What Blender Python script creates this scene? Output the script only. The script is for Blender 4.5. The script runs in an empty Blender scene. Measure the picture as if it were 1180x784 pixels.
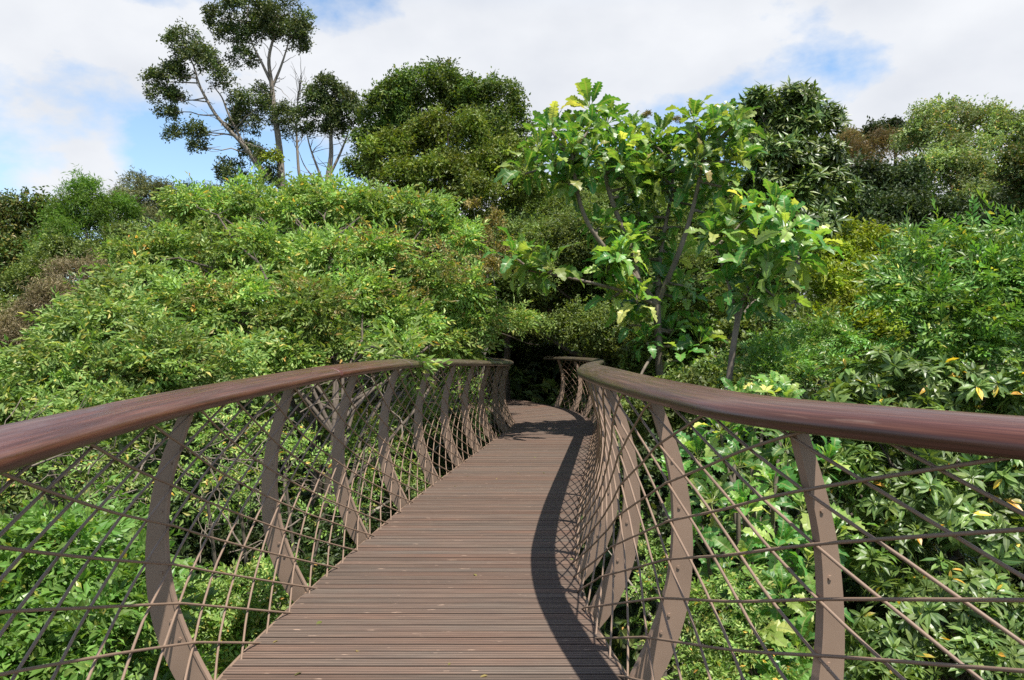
import bpy, math
import numpy as np
from math import radians, sin, cos, pi

# ------------------------------------------------------------------ camera, sky, sun
sc = bpy.context.scene
HC = 1.55                                  # eye height above the deck
FPX = 885.0                                # focal length in photo pixels (1180 wide)
HOR = 400.0
cd = bpy.data.cameras.new('camera')
cam = bpy.data.objects.new('camera', cd); sc.collection.objects.link(cam)
cd.sensor_width = 36; cd.lens = 36 * FPX / 1180
cd.clip_start = 0.05; cd.clip_end = 3000
cam.location = (0, 0, HC)
cam.rotation_euler = (pi/2 + math.atan((HOR-392)/FPX), 0, 0)
sc.camera = cam
SUN = np.array([.30, -.42, 1.30]); SUN /= np.linalg.norm(SUN)
SUN_EL = math.asin(SUN[2]); SUN_AZ = math.atan2(SUN[0], SUN[1])

world = bpy.data.worlds.new("World"); sc.world = world; world.use_nodes = True
wt = world.node_tree; wt.nodes.clear()
def wn(t, **k):
    n = wt.nodes.new(t)
    for a, b in k.items(): setattr(n, a, b)
    return n
bg = wn('ShaderNodeBackground'); wo = wn('ShaderNodeOutputWorld')
bg.inputs['Strength'].default_value = 0.074
sky = wn('ShaderNodeTexSky'); sky.sky_type = 'NISHITA'; sky.sun_disc = False
sky.sun_elevation = SUN_EL; sky.sun_rotation = SUN_AZ
sky.air_density = 1.0; sky.dust_density = .6; sky.ozone_density = 1.2
tc = wn('ShaderNodeTexCoord'); mp = wn('ShaderNodeMapping')
mp.inputs['Scale'].default_value = (1.0, 1.0, 1.75); mp.inputs['Location'].default_value = (12.1, 4.5, 2.7)
n1 = wn('ShaderNodeTexNoise'); n1.inputs['Scale'].default_value = 2.2; n1.inputs['Detail'].default_value = 9
n1.inputs['Roughness'].default_value = .56; n1.inputs['Distortion'].default_value = .05
n2 = wn('ShaderNodeTexNoise'); n2.inputs['Scale'].default_value = 5.0; n2.inputs['Detail'].default_value = 6
r1 = wn('ShaderNodeValToRGB'); r1.color_ramp.elements[0].position = .475; r1.color_ramp.elements[1].position = .55
r2 = wn('ShaderNodeValToRGB'); r2.color_ramp.elements[0].position = .30; r2.color_ramp.elements[1].position = .68
r2.color_ramp.elements[0].color = (6.3, 6.6, 7.2, 1); r2.color_ramp.elements[1].color = (7.9, 8.1, 8.45, 1)
mx = wn('ShaderNodeMixRGB')
sk = wn('ShaderNodeMixRGB'); sk.blend_type = 'MULTIPLY'; sk.inputs[0].default_value = 1; sk.inputs[2].default_value = (1.85, 1.95, 1.95, 1)
L = wt.links.new
L(tc.outputs['Generated'], mp.inputs['Vector']); L(mp.outputs[0], n1.inputs['Vector']); L(mp.outputs[0], n2.inputs['Vector'])
L(n1.outputs['Fac'], r1.inputs[0]); L(n2.outputs['Fac'], r2.inputs[0])
L(sky.outputs[0], sk.inputs[1])
sxyz = wn('ShaderNodeSeparateXYZ'); L(tc.outputs['Generated'], sxyz.inputs[0])
hi = wn('ShaderNodeMapRange'); hi.inputs['From Min'].default_value = .40; hi.inputs['From Max'].default_value = .58
hi.inputs['To Min'].default_value = 1.0; hi.inputs['To Max'].default_value = .25
L(sxyz.outputs['Z'], hi.inputs['Value']); L(hi.outputs[0], sk.inputs[0])
cm = wn('ShaderNodeMath', operation='MULTIPLY'); L(r1.outputs[0], cm.inputs[0]); L(hi.outputs[0], cm.inputs[1])
L(cm.outputs[0], mx.inputs[0]); L(sk.outputs[0], mx.inputs[1]); L(r2.outputs[0], mx.inputs[2])
L(mx.outputs[0], bg.inputs['Color']); L(bg.outputs[0], wo.inputs['Surface'])

sd = bpy.data.lights.new('sun', 'SUN'); sd.energy = 5.0; sd.angle = radians(.55); sd.color = (1.0, .955, .88)
sun = bpy.data.objects.new('sun', sd); sc.collection.objects.link(sun)
from mathutils import Vector, Matrix
sun.rotation_euler = Vector(SUN).to_track_quat('Z', 'Y').to_euler()
sun.location = tuple(SUN*40)

sc.view_settings.view_transform = 'Standard'; sc.view_settings.look = 'None'
sc.view_settings.exposure = 0.66; sc.view_settings.gamma = 1.0
sc.render.engine = 'CYCLES'
sc.cycles.max_bounces = 6; sc.cycles.diffuse_bounces = 3; sc.cycles.transmission_bounces = 3; sc.cycles.glossy_bounces = 3
sc.cycles.use_denoising = False

rng = np.random.default_rng(11)
COL = sc.collection.objects

def at(px, py, Y):
    "a point seen at pixel px,py of the photo, Y metres ahead"
    return np.array([(px-590)*Y/FPX, Y, HC-(py-HOR)*Y/FPX])

# ------------------------------------------------------------------ materials
def mat(name):
    m = bpy.data.materials.new(name); m.use_nodes = True
    nt = m.node_tree; b = nt.nodes['Principled BSDF']
    return m, nt, b
def node(nt, t, **k):
    n = nt.nodes.new(t)
    for a, v in k.items():
        if a.startswith('i_'): n.inputs[a[2:].replace('_', ' ')].default_value = v
        else: setattr(n, a, v)
    return n
def ramp(nt, stops):
    r = nt.nodes.new('ShaderNodeValToRGB'); e = r.color_ramp.elements
    while len(e) < len(stops): e.new(.5)
    for q, (p, c) in zip(e, stops): q.position = p; q.color = (*c, 1)
    return r

GAIN = {'cream brown flower sprays': .95, 'small leaved mid green': 1.9, 'feathery green leaves': 1.6, 'dark glossy leaves': 2.1, 'small leaved dark green': 1.15, 'olive leaves': 1.9, 'light olive leaves': 1.6, 'dark gum leaves': 1.9, 'whorled glossy leaves': 1.5, 'large lobed leaves': 1.5, 'yellow green leaves': 1.5, 'bright green leaves': 1.7, 'fresh green leaves': 1.6,  'compound green leaves': 2.3, 'brown tipped leaves': 2.1, 'grey green leaves': 1.5, 'pale green tree leaves': 2.3, 'brownish tree leaves': 1.8}
HUE = {'bright green leaves': (1.14, 1.0, 1.25), 'fresh green leaves': (1.25, 1.0, 1.4), 'large lobed leaves': (1.12, 1.05, 1.1), 'dark glossy leaves': (1.7, 1.1, .8), 'compound green leaves': (1.3, 1.03, .8), 'compound green leaves': (1.15, 1.03, 1.0), 'olive leaves': (.92, 1.05, 1), 'light olive leaves': (1.0, 1.05, 1), 'dark gum leaves': (1.2, 1.05, 1.2), 'yellow green leaves': (1.0, 1.05, 1), 'brown tipped leaves': (1, 1.1, 1), 'cream brown flower sprays': (.95, 1.05, 1.1)}
def leaf_mat(name, cols, rough=.50, trans=.30, spec=.38, vein=None, tcol=1.25):
    m, nt, b = mat(name); l = nt.links.new
    a = node(nt, 'ShaderNodeAttribute', attribute_name='tone')
    cols = [(p, tuple(min(.8, x*GAIN.get(m.name, 1.35)*w_) for x, w_ in zip(c_, HUE.get(m.name, (1.20, 1.03, 1.10))))) for p, c_ in cols]
    r = ramp(nt, cols); l(a.outputs['Fac'], r.inputs[0])
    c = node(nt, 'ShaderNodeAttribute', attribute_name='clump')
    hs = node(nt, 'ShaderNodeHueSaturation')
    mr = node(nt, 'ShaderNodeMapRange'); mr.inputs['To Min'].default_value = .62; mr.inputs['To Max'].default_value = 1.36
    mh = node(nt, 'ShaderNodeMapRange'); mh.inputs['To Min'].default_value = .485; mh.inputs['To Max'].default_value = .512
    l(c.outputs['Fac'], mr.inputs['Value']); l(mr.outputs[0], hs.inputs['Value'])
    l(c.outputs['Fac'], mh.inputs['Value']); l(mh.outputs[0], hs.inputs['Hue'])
    l(r.outputs[0], hs.inputs['Color'])
    out = hs.outputs[0]
    if vein:
        v = node(nt, 'ShaderNodeAttribute', attribute_name='vein')
        vr = ramp(nt, [(.80, (0, 0, 0)), (.97, (1, 1, 1))]); l(v.outputs['Fac'], vr.inputs[0])
        mm = node(nt, 'ShaderNodeMixRGB'); l(vr.outputs[0], mm.inputs[0]); l(out, mm.inputs[1]); mm.inputs[2].default_value = (*vein, 1)
        out = mm.outputs[0]
    l(out, b.inputs['Base Color'])
    b.inputs['Roughness'].default_value = rough; b.inputs['Specular IOR Level'].default_value = spec
    t = node(nt, 'ShaderNodeBsdfTranslucent')
    tm = node(nt, 'ShaderNodeMixRGB'); tm.blend_type = 'MULTIPLY'; tm.inputs[0].default_value = 1
    tm.inputs[2].default_value = (1.3*tcol, 1.3*tcol, .5*tcol, 1)
    l(out, tm.inputs[1]); l(tm.outputs[0], t.inputs['Color'])
    mxs = node(nt, 'ShaderNodeMixShader'); mxs.inputs[0].default_value = trans
    l(b.outputs[0], mxs.inputs[1]); l(t.outputs[0], mxs.inputs[2])
    l(mxs.outputs[0], nt.nodes['Material Output'].inputs['Surface'])
    return m

def G(*s): return list(s)
M = {}
M['bright'] = leaf_mat('bright green leaves', [(0, (.060, .125, .022)), (.45, (.108, .195, .036)), (.88, (.165, .25, .055)), (.975, (.24, .26, .06)), (1, (.42, .27, .05))])
M['bright_blue'] = leaf_mat('fresh green leaves', [(0, (.055, .125, .022)), (.5, (.098, .185, .034)), (.9, (.15, .235, .05)), (1, (.24, .25, .05))])
M['olive'] = leaf_mat('olive leaves', [(0, (.030, .048, .010)), (.6, (.056, .080, .014)), (.95, (.10, .115, .022)), (1, (.16, .13, .03))], trans=.28)
M['olive_light'] = leaf_mat('light olive leaves', [(0, (.050, .075, .010)), (.6, (.085, .112, .014)), (1, (.15, .155, .03))], trans=.25)
M['gum'] = leaf_mat('dark gum leaves', [(0, (.018, .036, .010)), (.6, (.036, .060, .014)), (1, (.085, .105, .03))], trans=.2)
M['browngreen'] = leaf_mat('brown tipped leaves', [(0, (.022, .038, .008)), (.6, (.045, .062, .012)), (1, (.115, .080, .022))], trans=.2)
M['feather'] = leaf_mat('feathery green leaves', [(0, (.035, .085, .010)), (.6, (.060, .130, .016)), (1, (.10, .17, .03))], trans=.3)
M['greygreen'] = leaf_mat('grey green leaves', [(0, (.045, .068, .028)), (.6, (.085, .110, .045)), (1, (.15, .165, .08))], trans=.2)
M['greybrown'] = leaf_mat('grey brown twiggy leaves', [(0, (.085, .085, .038)), (.6, (.14, .135, .065)), (1, (.22, .20, .12))], trans=.15)
M['brownish'] = leaf_mat('brownish tree leaves', [(0, (.060, .062, .022)), (.6, (.095, .090, .034)), (1, (.16, .12, .05))], trans=.2)
M['lightfar'] = leaf_mat('pale green tree leaves', [(0, (.048, .085, .026)), (.6, (.080, .125, .042)), (.93, (.12, .16, .06)), (1, (.20, .15, .06))], trans=.28)
M['darkgloss'] = leaf_mat('dark glossy leaves', [(0, (.014, .042, .012)), (.6, (.026, .066, .018)), (1, (.055, .105, .03))], rough=.40, trans=.2, spec=.5)
M['midgloss'] = leaf_mat('compound green leaves', [(0, (.030, .080, .015)), (.6, (.054, .118, .022)), (.93, (.085, .155, .03)), (1, (.2, .2, .04))], rough=.42, trans=.28, spec=.5)
M['yellowgreen'] = leaf_mat('yellow green leaves', [(0, (.085, .125, .012)), (.5, (.14, .175, .016)), (1, (.23, .24, .03))], trans=.35)
M['rhodo'] = leaf_mat('whorled glossy leaves', [(0, (.034, .078, .018)), (.5, (.065, .128, .027)), (.9, (.11, .18, .042)), (.982, (.10, .16, .03)), (.988, (.42, .30, .03)), (1, (.55, .27, .04))], rough=.40, trans=.28, spec=.5, vein=(.16, .22, .06))
M['lobed'] = leaf_mat('large lobed leaves', [(0, (.035, .105, .022)), (.45, (.060, .150, .028)), (.74, (.11, .195, .038)), (.92, (.19, .25, .06)), (.98, (.30, .31, .09)), (1, (.46, .38, .13))], rough=.38, trans=.38, spec=.5, vein=(.26, .31, .10))
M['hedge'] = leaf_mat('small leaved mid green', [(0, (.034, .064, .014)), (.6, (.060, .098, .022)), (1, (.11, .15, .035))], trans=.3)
M['hedge_dark'] = leaf_mat('small leaved dark green', [(0, (.018, .042, .010)), (.6, (.034, .064, .016)), (1, (.065, .10, .03))], trans=.2)  # green darkened to paint shade into foliage gaps; also used for plainly dark trees
M['flower'] = leaf_mat('cream brown flower sprays', [(0, (.12, .13, .03)), (.4, (.22, .18, .05)), (.8, (.34, .24, .08)), (1, (.45, .30, .10))], trans=.3)
M['broad'] = leaf_mat('broad fresh leaves', [(0, (.050, .125, .022)), (.5, (.082, .180, .032)), (.95, (.13, .235, .05)), (1, (.28, .28, .05))], rough=.36, trans=.36, vein=(.15, .24, .07))
M['under'] = leaf_mat('undergrowth leaves', [(0, (.024, .050, .012)), (.6, (.048, .085, .018)), (1, (.095, .115, .03))], trans=.25)

def bark(name, a, b_, scale=9):
    m, nt, b = mat(name); l = nt.links.new
    tcn = node(nt, 'ShaderNodeTexCoord'); mpn = node(nt, 'ShaderNodeMapping'); mpn.inputs['Scale'].default_value = (1, 1, .22)
    n = node(nt, 'ShaderNodeTexNoise', i_Scale=scale, i_Detail=6.0, i_Roughness=.65)
    l(tcn.outputs['Object'], mpn.inputs[0]); l(mpn.outputs[0], n.inputs['Vector'])
    r = ramp(nt, [(.32, a), (.68, b_)]); l(n.outputs['Fac'], r.inputs[0]); l(r.outputs[0], b.inputs['Base Color'])
    b.inputs['Roughness'].default_value = .85
    bp = node(nt, 'ShaderNodeBump', i_Strength=.5, i_Distance=.02); l(n.outputs['Fac'], bp.inputs['Height']); l(bp.outputs[0], b.inputs['Normal'])
    return m
M['bark_grey'] = bark('grey bark', (.13, .105, .08), (.33, .28, .225))
M['bark_dark'] = bark('dark bark', (.045, .034, .025), (.13, .10, .075))
M['bark_mid'] = bark('brown grey bark', (.085, .065, .048), (.22, .18, .135))
M['twig'] = bark('pale dry twigs', (.15, .125, .095), (.36, .31, .25))

def ground_mat():
    m, nt, b = mat('forest floor'); l = nt.links.new
    tcn = node(nt, 'ShaderNodeTexCoord')
    n = node(nt, 'ShaderNodeTexNoise', i_Scale=1.3, i_Detail=8.0, i_Roughness=.65); l(tcn.outputs['Object'], n.inputs['Vector'])
    r = ramp(nt, [(.3, (.030, .026, .014)), (.5, (.040, .050, .016)), (.7, (.050, .075, .020))])
    l(n.outputs['Fac'], r.inputs[0]); l(r.outputs[0], b.inputs['Base Color']); b.inputs['Roughness'].default_value = .95
    bp = node(nt, 'ShaderNodeBump', i_Strength=.8, i_Distance=.15); l(n.outputs['Fac'], bp.inputs['Height']); l(bp.outputs[0], b.inputs['Normal'])
    return m
M['ground'] = ground_mat()

def deck_mat():
    m, nt, b = mat('weathered deck boards'); l = nt.links.new
    uv = node(nt, 'ShaderNodeUVMap', uv_map='uv')
    at_ = node(nt, 'ShaderNodeAttribute', attribute_name='tone')
    # grain stretched along the board (u)
    m1 = node(nt, 'ShaderNodeMapping'); m1.inputs['Scale'].default_value = (1.6, 34, 1); l(uv.outputs[0], m1.inputs[0])
    g = node(nt, 'ShaderNodeTexNoise', i_Scale=1.6, i_Detail=8.0, i_Roughness=.7); l(m1.outputs[0], g.inputs['Vector'])
    base = ramp(nt, [(0, (.104, .071, .053)), (.35, (.124, .087, .067)), (.65, (.140, .103, .081)), (1, (.134, .086, .063))])
    l(at_.outputs['Fac'], base.inputs[0])
    gr = ramp(nt, [(.28, (.52, .52, .54)), (.5, (.95, .95, .95)), (.75, (1.42, 1.38, 1.32))]); l(g.outputs['Fac'], gr.inputs[0])
    mu = node(nt, 'ShaderNodeMixRGB'); mu.blend_type = 'MULTIPLY'; mu.inputs[0].default_value = 1
    l(base.outputs[0], mu.inputs[1]); l(gr.outputs[0], mu.inputs[2])
    # broad grey weathering and reddish damp patches
    m2 = node(nt, 'ShaderNodeMapping'); m2.inputs['Scale'].default_value = (.8, 1.5, 1); l(uv.outputs[0], m2.inputs[0])
    p = node(nt, 'ShaderNodeTexNoise', i_Scale=1.1, i_Detail=5.0); l(m2.outputs[0], p.inputs['Vector'])
    pr = ramp(nt, [(.30, (1.14, .97, .88)), (.62, (.95, 1.0, 1.0))]); l(p.outputs['Fac'], pr.inputs[0])
    mu2 = node(nt, 'ShaderNodeMixRGB'); mu2.blend_type = 'MULTIPLY'; mu2.inputs[0].default_value = 1
    l(mu.outputs[0], mu2.inputs[1]); l(pr.outputs[0], mu2.inputs[2])
    # small raw-wood splinter scars
    m3 = node(nt, 'ShaderNodeMapping'); m3.inputs['Scale'].default_value = (7, 36, 1); l(uv.outputs[0], m3.inputs[0])
    s = node(nt, 'ShaderNodeTexNoise', i_Scale=1.0, i_Detail=3.0, i_Roughness=.5); l(m3.outputs[0], s.inputs['Vector'])
    sr = ramp(nt, [(.69, (0, 0, 0)), (.73, (1, 1, 1))]); l(s.outputs['Fac'], sr.inputs[0])
    mu3 = node(nt, 'ShaderNodeMixRGB'); l(sr.outputs[0], mu3.inputs[0]); l(mu2.outputs[0], mu3.inputs[1]); mu3.inputs[2].default_value = (.36, .25, .18, 1)
    # grooves across the board width: darker towards their bottoms
    sp = node(nt, 'ShaderNodeSeparateXYZ'); l(uv.outputs[0], sp.inputs[0])
    ma = node(nt, 'ShaderNodeMath', operation='MULTIPLY'); ma.inputs[1].default_value = 1/.0306; l(sp.outputs['Y'], ma.inputs[0])
    fr = node(nt, 'ShaderNodeMath', operation='FRACT'); l(ma.outputs[0], fr.inputs[0])
    gv = ramp(nt, [(.0, (0, 0, 0)), (.22, (1, 1, 1)), (.78, (1, 1, 1)), (1, (0, 0, 0))]); l(fr.outputs[0], gv.inputs[0])
    gd = ramp(nt, [(0, (.36, .34, .33)), (1, (1.08, 1.08, 1.08))]); l(gv.outputs[0], gd.inputs[0])
    mu4 = node(nt, 'ShaderNodeMixRGB'); mu4.blend_type = 'MULTIPLY'; mu4.inputs[0].default_value = 1
    l(mu3.outputs[0], mu4.inputs[1]); l(gd.outputs[0], mu4.inputs[2])
    l(mu4.outputs[0], b.inputs['Base Color'])
    ad = node(nt, 'ShaderNodeMath', operation='ADD'); mg = node(nt, 'ShaderNodeMath', operation='MULTIPLY'); mg.inputs[1].default_value = .5
    l(g.outputs['Fac'], mg.inputs[0]); l(mg.outputs[0], ad.inputs[0]); l(gv.outputs[0], ad.inputs[1])
    bp = node(nt, 'ShaderNodeBump', i_Strength=.8, i_Distance=.004); l(ad.outputs[0], bp.inputs['Height']); l(bp.outputs[0], b.inputs['Normal'])
    b.inputs['Roughness'].default_value = .68; b.inputs['Specular IOR Level'].default_value = .35
    return m
M['deck'] = deck_mat()

def rail_mat():
    m, nt, b = mat('varnished handrail timber'); l = nt.links.new
    uv = node(nt, 'ShaderNodeUVMap', uv_map='uv')          # u = metres along, v = metres round the section
    age = node(nt, 'ShaderNodeAttribute', attribute_name='age')
    m1 = node(nt, 'ShaderNodeMapping'); m1.inputs['Scale'].default_value = (1.3, 60, 1); l(uv.outputs[0], m1.inputs[0])
    g = node(nt, 'ShaderNodeTexNoise', i_Scale=1.3, i_Detail=8.0, i_Roughness=.62); l(m1.outputs[0], g.inputs['Vector'])
    fresh = ramp(nt, [(.25, (.028, .009, .006)), (.5, (.082, .024, .015)), (.75, (.165, .055, .034))])
    old = ramp(nt, [(.25, (.040, .033, .022)), (.5, (.080, .068, .046)), (.75, (.135, .115, .078))])
    l(g.outputs['Fac'], fresh.inputs[0]); l(g.outputs['Fac'], old.inputs[0])
    mm = node(nt, 'ShaderNodeMixRGB'); l(age.outputs['Fac'], mm.inputs[0]); l(fresh.outputs[0], mm.inputs[1]); l(old.outputs[0], mm.inputs[2])
    m2 = node(nt, 'ShaderNodeMapping'); m2.inputs['Scale'].default_value = (2.2, 22, 1); l(uv.outputs[0], m2.inputs[0])
    w = node(nt, 'ShaderNodeTexNoise', i_Scale=1.5, i_Detail=7.0, i_Roughness=.6); l(m2.outputs[0], w.inputs['Vector'])
    rr = ramp(nt, [(.35, (.20, .20, .20)), (.68, (.44, .44, .44))]); l(w.outputs['Fac'], rr.inputs[0])
    wr = ramp(nt, [(.62, (0, 0, 0)), (.74, (.5, .5, .5))]); l(w.outputs['Fac'], wr.inputs[0])
    m3 = node(nt, 'ShaderNodeMixRGB'); l(wr.outputs[0], m3.inputs[0]); l(mm.outputs[0], m3.inputs[1]); m3.inputs[2].default_value = (.20, .13, .10, 1)
    l(m3.outputs[0], b.inputs['Base Color']); l(rr.outputs[0], b.inputs['Roughness'])
    b.inputs['Specular IOR Level'].default_value = .55
    bp = node(nt, 'ShaderNodeBump', i_Strength=.25, i_Distance=.002); l(g.outputs['Fac'], bp.inputs['Height']); l(bp.outputs[0], b.inputs['Normal'])
    return m
M['rail'] = rail_mat()

def steel(name, c, rough=.5):
    m, nt, b = mat(name); l = nt.links.new
    tcn = node(nt, 'ShaderNodeTexCoord')
    n = node(nt, 'ShaderNodeTexNoise', i_Scale=5.0, i_Detail=3.0, i_Roughness=.5); l(tcn.outputs['Object'], n.inputs['Vector'])
    r = ramp(nt, [(.30, tuple(x*.88 for x in c)), (.55, c), (.8, tuple(min(1, x*1.08) for x in c))]); l(n.outputs['Fac'], r.inputs[0])
    m2 = node(nt, 'ShaderNodeMapping'); m2.inputs['Scale'].default_value = (26, 26, 3.0); l(tcn.outputs['Object'], m2.inputs[0])
    s = node(nt, 'ShaderNodeTexNoise', i_Scale=1.0, i_Detail=3.0); l(m2.outputs[0], s.inputs['Vector'])
    sr = ramp(nt, [(.69, (0, 0, 0)), (.80, (.3, .3, .3))]); l(s.outputs['Fac'], sr.inputs[0])
    mm = node(nt, 'ShaderNodeMixRGB'); l(sr.outputs[0], mm.inputs[0]); l(r.outputs[0], mm.inputs[1]); mm.inputs[2].default_value = (c[0]*.5, c[1]*.42, c[2]*.38, 1)
    l(mm.outputs[0], b.inputs['Base Color']); b.inputs['Roughness'].default_value = rough; b.inputs['Specular IOR Level'].default_value = .4
    bp = node(nt, 'ShaderNodeBump', i_Strength=.05, i_Distance=.003); l(n.outputs['Fac'], bp.inputs['Height']); l(bp.outputs[0], b.inputs['Normal'])
    return m
M['steel'] = steel('taupe painted steel', (.262, .180, .130), .55)
M['rod'] = steel('taupe painted rods', (.235, .160, .112), .45)
M['steel_dark'] = steel('dark stringer steel', (.060, .045, .038), .6)

# ------------------------------------------------------------------ object helpers
def link(name, me, parent=None, m=None):
    o = bpy.data.objects.new(name, me); COL.link(o)
    if parent is not None: o.parent = parent
    if m is not None: me.materials.append(m)
    return o
def thing(name, label, cat, loc=(0, 0, 0), group=None):
    o = bpy.data.objects.new(name, None); COL.link(o); o.location = tuple(float(v) for v in loc)
    o.empty_display_size = .2
    o['label'] = label; o['category'] = cat
    if group: o['group'] = group
    return o
def tri_mesh(name, V, F, attrs=None, smooth=False, corners=3):
    me = bpy.data.meshes.new(name)
    V = np.ascontiguousarray(V, dtype=np.float32); F = np.ascontiguousarray(F, dtype=np.int32)
    me.vertices.add(len(V)); me.vertices.foreach_set('co', V.ravel())
    me.loops.add(F.size); me.loops.foreach_set('vertex_index', F.ravel())
    me.polygons.add(len(F)); me.polygons.foreach_set('loop_start', np.arange(0, F.size, corners, dtype=np.int32))
    me.polygons.foreach_set('loop_total', np.full(len(F), corners, dtype=np.int32))
    if attrs:
        for k, a in attrs.items():
            at_ = me.attributes.new(k, 'FLOAT', 'POINT'); at_.data.foreach_set('value', np.ascontiguousarray(a, dtype=np.float32))
    me.polygons.foreach_set('use_smooth', np.full(len(F), smooth, dtype=bool))
    me.update(calc_edges=True)
    return me
class MB:                                   # quads / polygons with uv and attributes
    def __init__(s): s.v = []; s.f = []; s.uv = []; s.at = []; s.age = []
    def face(s, pts, uvs=None, tone=0., age=0.):
        i = len(s.v); s.v += [tuple(map(float, p)) for p in pts]; s.f.append(tuple(range(i, i+len(pts))))
        s.uv += list(uvs) if uvs else [(0, 0)]*len(pts); s.at += [tone]*len(pts); s.age += [age]*len(pts)
    def build(s, name, m, parent=None, org=(0, 0, 0), merge=False, smooth=False):
        me = bpy.data.meshes.new(name); o_ = np.array(org)
        me.from_pydata([tuple(np.array(p)-o_) for p in s.v], [], s.f)
        u = me.uv_layers.new(name='uv')
        idx = [i for f in s.f for i in f]
        u.data.foreach_set('uv', np.array([s.uv[i] for i in idx], dtype=np.float32).ravel())
        a = me.attributes.new('tone', 'FLOAT', 'POINT'); a.data.foreach_set('value', np.array(s.at, dtype=np.float32))
        a = me.attributes.new('age', 'FLOAT', 'POINT'); a.data.foreach_set('value', np.array(s.age, dtype=np.float32))
        if smooth: me.polygons.foreach_set('use_smooth', [True]*len(s.f))
        return link(name, me, parent, m)
def tubes(paths, sides=8, cap=True):
    "paths: list of (pts (n,3), radii (n,)) -> V, F(quads) of all tubes"
    VV, FF, off = [], [], 0
    ang = np.arange(sides)*2*pi/sides
    for P, R in paths:
        P = np.asarray(P, float); n = len(P); R = np.broadcast_to(np.asarray(R, float), (n,))
        T = np.gradient(P, axis=0); T /= np.linalg.norm(T, axis=1)[:, None]+1e-9
        up = np.array([0, 0, 1.]) if abs(T[:, 2]).mean() < .8 else np.array([1., 0, 0])
        A = np.cross(T, up); A /= np.linalg.norm(A, axis=1)[:, None]+1e-9; B = np.cross(T, A)
        ring = P[:, None, :] + R[:, None, None]*(A[:, None, :]*np.cos(ang)[None, :, None] + B[:, None, :]*np.sin(ang)[None, :, None])
        VV.append(ring.reshape(-1, 3))
        i = np.arange(n-1)[:, None]*sides; j = np.arange(sides)[None, :]; k = (j+1) % sides
        q = np.stack([i+j, i+k, i+sides+k, i+sides+j], -1).reshape(-1, 4)
        FF.append(q+off); off += n*sides
    return np.concatenate(VV), np.concatenate(FF)
def tube_obj(name, paths, m, parent=None, org=(0, 0, 0), sides=8):
    V, F = tubes(paths, sides); me = tri_mesh(name, V-np.array(org), F, smooth=True, corners=4)
    return link(name, me, parent, m)
def catmull(P, n):
    P = np.asarray(P, float); out = []
    Q = np.vstack([2*P[0]-P[1], P, 2*P[-1]-P[-2]])
    for i in range(len(P)-1):
        p0, p1, p2, p3 = Q[i], Q[i+1], Q[i+2], Q[i+3]
        for t in np.linspace(0, 1, n, endpoint=False):
            out.append(.5*((2*p1)+(-p0+p2)*t+(2*p0-5*p1+4*p2-p3)*t*t+(-p0+3*p1-3*p2+p3)*t**3))
    out.append(P[-1]); return np.array(out)

# ------------------------------------------------------------------ terrain
def sstep(a, b, x):
    t = np.clip((x-a)/(b-a), 0, 1); return t*t*(3-2*t)
def ground_z(x, y):
    x = np.asarray(x, float); y = np.asarray(y, float)
    z = -6.2 + 5.7*sstep(8, 26, y+.25*np.abs(x)) + .05*np.clip(y-26, 0, 60)
    z = z + .16*np.clip(x-4, 0, 40)*sstep(8, 40, y) + .06*np.clip(-x-4, 0, 60)*sstep(8, 50, y)
    z = z + .8*sstep(-2, -25, y)*4
    z = z + .35*np.sin(x*.31+1)*np.cos(y*.27) + .18*np.sin(x*.83+y*.61)
    return z
gx = np.concatenate([np.linspace(-900, -70, 16), np.linspace(-65, 65, 131), np.linspace(70, 900, 16)])
gy = np.concatenate([np.linspace(-300, -32, 10), np.linspace(-30, 90, 121), np.linspace(100, 1500, 20)])
XX, YY = np.meshgrid(gx, gy); ZZ = ground_z(XX, np.minimum(YY, 90)); ZZ = np.minimum(ZZ, 14)
Vg = np.stack([XX.ravel(), YY.ravel(), ZZ.ravel()], 1)
nx = len(gx); i = np.arange(len(gy)-1)[:, None]*nx; j = np.arange(nx-1)[None, :]
Fg = np.stack([i+j, i+j+1, i+nx+j+1, i+nx+j], -1).reshape(-1, 4)
g = link('ground', tri_mesh('ground', Vg, Fg, smooth=True, corners=4), None, M['ground']); g['kind'] = 'structure'

# ------------------------------------------------------------------ footbridge
bridge = thing('footbridge', 'curving timber-decked walkway with brown handrails and crossed steel rod sides', 'footbridge')
PAIRS = np.array([(1.2, -3.2, 3.4, -2.2), (.2, -1.9, 2.7, -.9), (-.6, -.4, 2.0, .35), (-1.0, .9, 1.42, 1.25), (-1.21, 1.95, 1.02, 1.95),
 (-1.29, 2.6, .71, 2.6), (-1.335, 3.2, .585, 3.2), (-1.34, 3.8, .49, 3.8), (-1.30, 4.5, .425, 4.5), (-1.235, 5.3, .425, 5.3),
 (-1.155, 6.1, .485, 6.1), (-1.06, 7.1, .59, 7.1), (-.93, 8.2, .725, 8.2), (-.75, 9.5, .89, 9.5), (-.54, 11, 1.08, 11),
 (-.31, 12.6, 1.285, 12.6), (-.10, 14, 1.47, 14), (.04, 15.1, 1.60, 15.3), (.05, 16.0, 1.62, 17), (-.13, 17.2, 1.42, 18.9),
 (-.6, 18.7, .85, 20.8), (-1.5, 20.3, 0, 22.9), (-2.9, 21.9, -1.6, 25.2), (-4.8, 23.3, -3.8, 27.3)])
C = catmull(PAIRS, 60)
mid = (C[:, :2]+C[:, 2:])/2
sm = np.concatenate([[0], np.cumsum(np.linalg.norm(np.diff(mid, axis=0), axis=1))])
def sect(s): return np.array([np.interp(s, sm, C[:, k]) for k in range(4)])
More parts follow.
